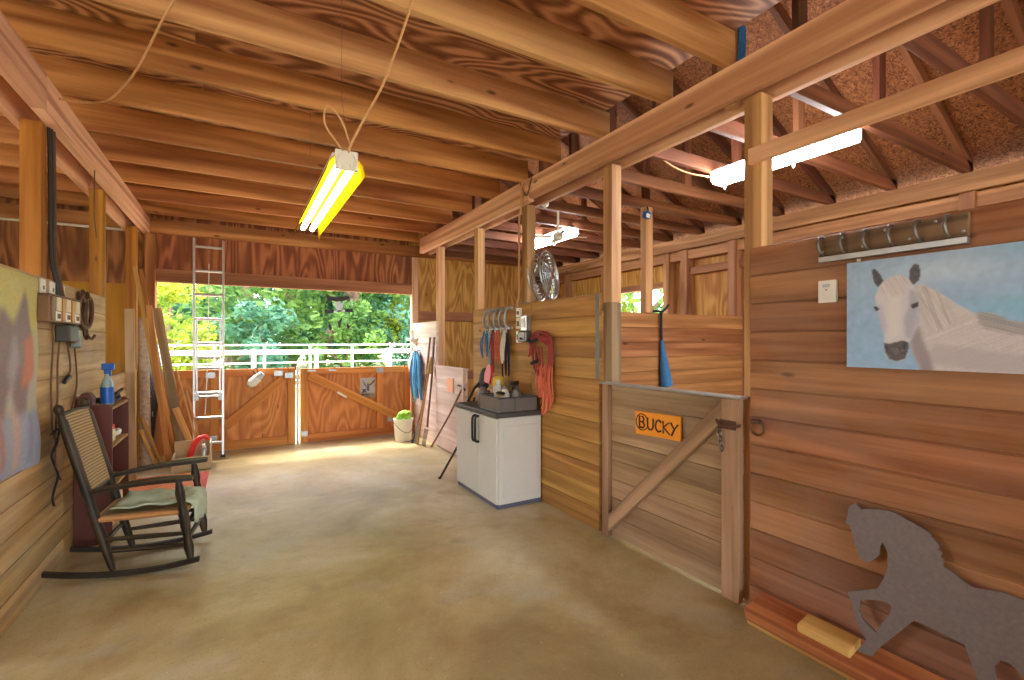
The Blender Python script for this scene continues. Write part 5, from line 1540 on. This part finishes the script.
# =================================================================== STALL INTERIORS
# blue hay bag hanging over the partition
t = thing('hay_bag', 'bright blue net bag hanging by a black knotted strap over the stall partition', 'hay bag', (3.42, 3.13, .93))
b = MB(); b.tube(curve([(3.30, 3.125, 1.625), (3.38, 3.115, 1.625), (3.395, 3.12, 1.60), (3.41, 3.115, 1.625), (3.47, 3.12, 1.66), (3.50, 3.125, 1.69)], 5), .011, 7); b.build('knot', M['rope_black'], t, smooth=True)
b = MB(); b.tube(curve([(3.395, 3.115, 1.61), (3.40, 3.118, 1.45), (3.405, 3.118, 1.34)], 5), .012, 7); b.build('strap', M['rope_black'], t, smooth=True)
b = MB(); b.tube([(3.405, 3.115, 1.36), (3.415, 3.11, 1.22), (3.43, 3.10, 1.05), (3.445, 3.095, .93)], [.012, .03, .05, .058], 12); b.build('net', M['rope_blue'], t, smooth=True)
# blue lantern at the head of the partition post
t = thing('work_lamp', 'small blue work lamp clipped at the top of the partition post', 'lamp', (3.17, 3.1, 2.48))
b = MB(); b.obox((3.185, 3.09, 2.485), (.075, .05, .06), (.2, 0, .3)); b.build('housing', M['blue'], t, bevel=.008)
b = MB(); b.obox((3.172, 3.062, 2.472), (.06, .008, .035), (.2, 0, .3)); b.build('lens', M['white'], t, bevel=.003)
b = MB(); b.tube(curve([(3.20, 3.11, 2.51), (3.23, 3.12, 2.54), (3.225, 3.125, 2.575)], 4), .008, 6); b.build('clamp', M['black'], t, smooth=True)
# cage fan on the middle wall
t = thing('cage_fan', 'round wire cage fan tilted on its bracket at the top of the middle wall', 'fan', (2.40, 3.83, 1.69))
fc = Vector((2.47, 3.69, 1.955)); fn = Vector((.55, -.83, .12)).normalized()
fa = fn.cross(Vector((0, 0, 1))).normalized(); fb = fa.cross(fn)
def ring(r, d, tr=.004, n=36):
    return [fc + fn * d + (fa * math.cos(a) + fb * math.sin(a)) * r for a in [2 * PI * k / n for k in range(n)]]
for d in (.06, -.06):
    b = MB()
    b.tube(ring(.225, d), .008, 6, closed=True)
    g = b.build('cage_rim', M['galv'], t, smooth=True)
    b = MB()
    for r, dd in ((.05, 1.5), (.085, 1.45), (.12, 1.38), (.155, 1.28), (.19, 1.16)):
        b.tube(ring(r, d * dd, n=28), .0028, 4, closed=True)
    for k in range(20):
        a = 2 * PI * k / 20
        u = fa * math.cos(a) + fb * math.sin(a)
        b.tube([fc + fn * d * 1.5 + u * .04, fc + fn * d * 1.38 + u * .12, fc + fn * d + u * .225], .0028, 4)
    b.build('grille', M['galv'], t, smooth=True)
b = MB()
for k in range(20):
    u = fa * math.cos(2 * PI * k / 20) + fb * math.sin(2 * PI * k / 20)
    b.tube([fc - fn * .06 + u * .226, fc + fn * .06 + u * .226], .0028, 4)
b.build('side_wires', M['galv'], t)
for k in range(3):
    a0 = 2 * PI * k / 3 + .3
    b = MB()
    rows = []
    for r in (.04, .10, .15, .19):
        row = []
        for w in (-.42, -.15, .15, .42):
            a = a0 + w * (.9 if r > .05 else .7)
            row.append(fc + fn * (w * .06) + (fa * math.cos(a) + fb * math.sin(a)) * r)
        rows.append(row)
    b.sheet(rows); b.build('blade', M['galv'], t, solid=.003, smooth=True)
b = MB(); b.tube([fc - fn * .07, fc + fn * .05], [.055, .045], 14); b.build('motor', M['dark_grey'], t, smooth=True)
b = MB(); b.tube(curve([fc - fn * .02 + fa * .24 - fb * .02, fc + fa * .25 - fb * .16, fc - fb * .262 + fa * .18, fc - fb * .266, fc - fb * .262 - fa * .18, fc - fa * .25 - fb * .16, fc - fn * .02 - fa * .24 - fb * .02], 5), .009, 7); b.build('yoke', M['steel'], t, smooth=True)
b = MB(); b.box(2.23, 2.62, 3.60, 3.78, 1.691, 1.699); b.build('base', M['steel'], t, bevel=.003)
# small ceiling fan
t = thing('ceiling_fan', 'small white ceiling fan hanging in front of the far strip light', 'ceiling fan', (2.62, 3.665, 2.34))
b = MB(); b.tube([(2.62, 3.669, 2.58), (2.62, 3.669, 2.37)], .011, 8); b.build('downrod', M['white'], t, smooth=True)
b = MB(); b.lathe([(.02, .05), (.045, .035), (.05, .0), (.04, -.025), (.015, -.04)], (2.62, 3.669, 2.335), n=18); b.build('motor_hub', M['white'], t, smooth=True)
for k in range(4):
    a = math.radians(-24 + 90 * k)
    b = MB(); b.obox((2.62 + .165 * math.cos(a), 3.669 + .165 * math.sin(a), 2.338), (.22, .05, .006), (math.radians(8), 0, a)); b.build('blade', M['white'], t, bevel=.002)
t = thing('motion_sensor', 'small white round sensor on the right beam behind the third post', 'sensor', (2.38, 3.56, 2.55))
b = MB(); b.lathe([(.03, 0), (.038, .015), (.034, .04), (.012, .055)], (2.376, 3.56, 2.60), axis=(1, -.25, -.4), n=16); b.build('dome', M['white'], t, smooth=True)
b = MB(); b.lathe([(.03, -.006), (.03, 0)], (2.376, 3.56, 2.60), axis=(1, -.25, -.4), n=16); b.build('base', M['cream'], t, smooth=True)
# blue cable behind the near joist end
t = thing('blue_cable', 'blue cables bunched on the stub post above the right beam', 'cables', (2.30, 1.55, 2.85))
for k in range(3):
    b = MB(); b.tube(curve([(2.26 + .02 * k, 1.552, 2.79), (2.265 + .02 * k, 1.548, 2.90), (2.27 + .015 * k, 1.548, 3.0)], 4), .009, 6); b.build('cable', M['rope_blue'], t, smooth=True)

# =================================================================== FAR END, RIGHT SIDE: bucket, tools, ropes
t = thing('white_bucket', 'white plastic bucket on the floor before the right gate', 'bucket', (1.93, 6.30, 0))
bx, by = 1.935, 6.32
b = MB(); b.lathe([(.105, 0), (.11, .01), (.128, .27), (.134, .275), (.134, .30), (.122, .30), (.118, .27), (.10, .02)], (bx, by, 0), n=28); b.build('pail', M['white'], t, smooth=True)
b = MB(); b.tube(curve([(bx - .132, by, .25), (bx - .08, by - .14, .17), (bx, by - .18, .13), (bx + .08, by - .14, .17), (bx + .132, by, .25)], 5), .004, 6); b.build('handle', M['steel'], t, smooth=True)
t = thing('grooming_mitt', 'lime green crumpled grooming mitt heaped in the white bucket', 'mitt', (bx, by, .30))
b = MB()
b.tube(curve([(bx - .07, by, .27), (bx - .05, by - .03, .33), (bx, by - .02, .355), (bx + .05, by, .345), (bx + .075, by + .02, .29)], 6), [.045] * 8 + [.055] * 9 + [.045] * 8, 10)
b.build('palm', M['lime'], t, smooth=True)
for k in range(4):
    b = MB(); b.tube(curve([(bx - .04 + .03 * k, by - .02, .345), (bx - .06 + .04 * k, by - .06, .375 + .01 * (k % 2)), (bx - .08 + .05 * k, by - .085, .35)], 5), [.022] * 10 + [.012], 8); b.build('finger', M['lime'], t, smooth=True)
t = thing('push_broom', 'wooden handled broom with upturned straw head leaning on the whitewashed panel', 'broom', (2.05, 5.95, 0))
b = MB(); b.tube([(1.98, 5.85, .02), (2.07, 5.87, .55), (2.14, 5.885, .95)], .014, 8); b.build('handle', M['handle_wood'], t, smooth=True)
b = MB(); b.tube([(2.145, 5.885, .92), (2.165, 5.89, 1.05), (2.18, 5.895, 1.14)], [.035, .03, .012], 10); b.build('head', M['bristle'], t, smooth=True)
t = thing('shovel', 'long handled tool with a worn purple-grey handle leaning next to the broom, tip highest', 'shovel', (2.1, 6.0, 0))
b = MB(); b.tube([(2.03, 5.99, .03), (2.13, 5.985, .75), (2.195, 5.975, 1.40)], .014, 8); b.build('handle', M['dark_handle'], t, smooth=True)
b = MB(); b.prism([(-.07, 0), (.07, 0), (.08, .18), (.03, .26), (-.03, .26), (-.08, .18)], lambda a, c, d: (2.00 + c * .13 + d, 5.99 + a * .85, .012 + c), .006); b.build('blade', M['steel'], t)
t = thing('stable_fork', 'second dark handled fork leaning close behind the shovel', 'fork', (2.15, 5.93, 0))
b = MB(); b.tube([(2.08, 5.775, .25), (2.15, 5.80, .85), (2.197, 5.825, 1.40)], .013, 8); b.build('handle', M['dark_handle'], t, smooth=True)
b = MB(); b.tube([(2.07, 5.715, .22), (2.07, 5.835, .22)], .009, 6); b.build('cross_bar', M['steel'], t, smooth=True)
for k in range(4):
    b = MB(); b.tube(curve([(2.07, 5.72 + .037 * k, .22), (2.05, 5.72 + .037 * k, .12), (2.035, 5.72 + .037 * k, .01)], 4), .005, 5); b.build('tine', M['steel'], t, smooth=True)
t = thing('floor_scraper', 'short dark scraper standing beside the bucket with its foot on the floor', 'scraper', (1.97, 6.1, 0))
b = MB(); b.tube([(2.02, 6.14, .03), (2.16, 6.19, .46)], .011, 7); b.build('handle', M['dark_handle'], t, smooth=True)
b = MB(); b.obox((2.01, 6.13, .0185), (.03, .12, .035), (0, 0, -.4)); b.build('foot', M['black'], t, bevel=.004)
# blue rope hank on the corner post
t = thing('rope_hank', 'thick hank of blue rope hanging on the far whitewashed panel', 'rope', (2.17, 6.45, .5))
R = random.Random(21)
for k in range(9):
    y = 6.27 + .034 * k; m = ('rope_blue', 'rope_teal', 'rope_blue', 'cord_black')[k % 4]
    zb = .50 + .28 * R.random(); x = 2.175 - .014 * (k % 3)
    b = MB(); b.tube(curve([(x, 6.45, 1.20), (x - .02, y, 1.05), (x - .012, y + .02 * R.uniform(-1, 1), .85), (x, y, zb), (x - .02, y + .05, .82), (x - .012, y + .04, 1.03), (x, 6.49, 1.20)], 6), .014, 6); b.build('loop', M[m], t, smooth=True)
b = MB(); b.tube(curve([(2.215, 6.47, 1.22), (2.16, 6.47, 1.205), (2.14, 6.47, 1.235)], 4), .008, 6); b.build('hook', M['steel'], t, smooth=True)
t = thing('mop_head', 'white string mop head hanging left of the blue rope hank', 'mop', (2.17, 6.68, .95))
for k in range(8):
    y = 6.66 + .015 * k
    b = MB(); b.tube(curve([(2.185, 6.69, 1.16), (2.165 - .01 * (k % 3), y, 1.05), (2.16, y + .01 * (-1) ** k, .98), (2.165, y, .90 + .03 * (k % 3))], 5), .012, 6); b.build('strand', M['rope_white'], t, smooth=True)
b = MB(); b.box(2.165, 2.214, 6.66, 6.72, 1.16, 1.19); b.build('clamp', M['white'], t, bevel=.004)
t = thing('corner_bracket', 'white plastic holder fixed high on the corner of the whitewashed panel', 'holder', (2.16, 6.6, 1.35))
b = MB(); b.box(2.10, 2.214, 6.52, 6.72, 1.36, 1.39); b.build('tray', M['white'], t, bevel=.004)
b = MB(); b.prism([(0, 0), (.10, .09), (0, .09)], lambda a, c, d: (2.2135 - a, 6.58 + d, 1.27 + c), .02); b.build('bracket', M['white'], t)
b = MB(); b.lathe([(.03, 0), (.036, .10), (.04, .105)], (2.16, 6.62, 1.3905), n=14); b.build('cup', M['white'], t, smooth=True)
b = MB(); b.tube(curve([(2.19, 6.60, 1.27), (2.11, 6.63, 1.16), (2.07, 6.70, 1.05), (2.09, 6.745, .96)], 5), .006, 6); tag(b.build('dark_cord', M['cord_black'], smooth=True), 'thin dark cord drooping beside the mop head at the corner jamb', 'cord')
# on the low white gate
t = thing('gate_notice', 'round-cornered peach coloured notice on the low whitewashed gate', 'notice', (XR - .021, 5.28, .72))
b = MB(); b.prism([(5.20, .74), (5.36, .74), (5.385, .78), (5.385, .88), (5.36, .905), (5.20, .905)], lambda a, c, d: (XR - .0205 - d, a, c), .003); b.build('sheet', M['peach'], t)
b = MB(); b.box(XR - .0275, XR - .0205, 5.17, 5.199, .735, .91); b.build('edge_strip', M['gold_board'], t)
t = thing('hay_rake', 'slim tool with a red-brown handle leaning on the low whitewashed gate', 'rake', (2.17, 5.2, 0))
b = MB(); b.tube([(2.08, 5.62, .03), (2.15, 5.2, .48), (2.185, 4.90, .83)], .011, 8); b.build('handle', M['dark_handle'], t, smooth=True)
b = MB(); b.tube(curve([(2.16, 4.98, .845), (2.18, 4.90, .835), (2.185, 4.84, .80)], 4), .012, 7); b.build('grip', M['black'], t, smooth=True)
t = thing('black_pole', 'short black pole slanting to the floor beside the far end of the cabinet', 'pole', (1.9, 4.3, 0))
b = MB(); b.tube([(1.70, 4.36, .006), (1.90, 4.25, .42), (2.0, 4.2, .80)], .011, 8); b.build('shaft', M['black'], t, smooth=True)
b = MB(); b.ball((1.70, 4.36, .0125), (.018, .018, .012), 8, 6); b.build('tip', M['black'], t, smooth=True)

# =================================================================== ON AND OVER THE GATES
t = thing('gate_poster', 'small pale poster with dark wing shapes pinned on the right gate', 'poster', (1.58, YF - .03, .56))
nu, nv = 40, 56
uu, vv = np.meshgrid(np.linspace(0, 1, nu), np.linspace(0, 1, nv))
img = np.zeros((nv, nu, 3)) + np.array([186, 178, 180.])
put(img, uu, vv, [(.0, .0), (1, 0), (1, .2), (0, .25)], (150, 132, 122))
put(img, uu, vv, [(.1, .95), (.4, .6), (.45, .5), (.3, .62)], (70, 60, 66))
put(img, uu, vv, [(.5, .58), (.75, .72), (1, .92), (.95, .78), (.7, .62)], (52, 46, 52))
put(img, uu, vv, [(.5, .72), (.7, .84), (.76, .78), (.58, .68)], (206, 196, 70))
put(img, uu, vv, [(.48, .72), (.58, .70), (.62, .36), (.50, .30), (.44, .4)], (92, 84, 104))
put(img, uu, vv, [(.1, .42), (.2, .44), (.45, .26), (.36, .24)], (50, 44, 58))
put(img, uu, vv, [(.1, .26), (.2, .24), (.42, .40), (.34, .44)], (50, 44, 58))
put(img, uu, vv, [(.1, .12), (.6, .10), (.6, .15), (.1, .17)], (60, 52, 50))
img = blur(img, 1)
paint_grid('sheet', nu, nv, lambda a, c: (1.475 + a * .205, YF - .0225, .555 + c * .275), img, M['print'], t)
t = thing('feed_scoop', 'white feed scoop hanging by its loop on the left gate', 'scoop', (.2, YF - .06, .84))
b = MB(); b.tube([(.14, 6.765, .82), (.21, 6.75, .89)], [.062, .055], 16, caps=False); b.ball((.135, 6.766, .815), (.05, .05, .05), 12, 8); b.build('cup', M['white'], t, smooth=True)
b = MB(); b.tube([(.205, 6.75, .89), (.26, 6.74, .945)], [.054, .035], 14); b.build('shoulder', M['smoke_clear'], t, smooth=True)
b = MB(); b.tube(curve([(.18, 6.75, .93), (.155, 6.76, .975), (.17, 6.785, 1.01), (.20, 6.785, .985), (.21, 6.76, .93)], 5), .006, 6); b.build('loop', M['cord_brown'], t, smooth=True)
# hanging cow-skull and bird mobile in the opening
t = thing('hanging_ornament', 'dark metal ornament with a fish, a bar and a pointed drop hanging in the opening', 'ornament', (1.18, YF - .03, 1.5))
oy = YF - .035
pr = lambda a, c, d: (a, oy + d, c)
def flat(name, pts, mat='black'):
    b = MB(); b.prism(pts, pr, .008); b.build(name, M[mat], t)
flat('fish', [(1.015, 1.995), (1.08, 1.96), (1.14, 1.955), (1.20, 1.962), (1.27, 1.968), (1.31, 1.978), (1.33, 1.95), (1.29, 1.918), (1.22, 1.895), (1.15, 1.888), (1.10, 1.902), (1.06, 1.88), (1.015, 1.85), (1.035, 1.925)])
flat('bar', [(1.01, 1.775), (1.12, 1.779), (1.12, 1.728), (1.01, 1.721)])
flat('bar', [(1.27, 1.795), (1.37, 1.802), (1.37, 1.752), (1.27, 1.745)])
flat('skull', [(1.13, 1.89), (1.16, 1.87), (1.19, 1.90), (1.22, 1.87), (1.25, 1.89), (1.245, 1.82), (1.225, 1.78), (1.22, 1.75), (1.17, 1.75), (1.16, 1.79), (1.135, 1.83)], 'galv')
flat('plate', [(1.121, 1.765), (1.269, 1.775), (1.269, 1.755), (1.121, 1.742)], 'galv')
flat('drop', [(1.15, 1.68), (1.185, 1.62), (1.195, 1.64), (1.235, 1.68), (1.22, 1.62), (1.21, 1.55), (1.195, 1.52), (1.18, 1.56), (1.17, 1.63)])
flat('leaf', [(1.06, 1.60), (1.08, 1.57), (1.10, 1.53), (1.085, 1.49), (1.06, 1.51), (1.05, 1.55)])
flat('leaf', [(1.30, 1.61), (1.315, 1.57), (1.335, 1.55), (1.325, 1.52), (1.30, 1.52), (1.29, 1.56)])
b = MB()
b.tube([(1.05, oy + .004, 1.97), (1.12, oy - .012, 2.10)], .002, 4); b.tube([(1.29, oy + .004, 1.955), (1.24, oy - .012, 2.10)], .002, 4)
b.build('hanging_wire', M['steel'], t)
b = MB(); b.tube([(1.07, oy + .004, 1.73), (1.075, oy + .004, 1.60)], .0018, 4); b.tube([(1.315, oy + .004, 1.755), (1.31, oy + .004, 1.61)], .0018, 4); b.tube([(1.195, oy + .004, 1.745), (1.195, oy + .004, 1.64)], .0018, 4); b.build('drop_wire', M['steel'], t)
b = MB(); b.tube([(1.15, oy + .004, 1.87), (1.14, oy + .004, 1.92)], .0018, 4); b.tube([(1.235, oy + .004, 1.88), (1.24, oy + .004, 1.92)], .0018, 4); b.build('link_wire', M['steel'], t)
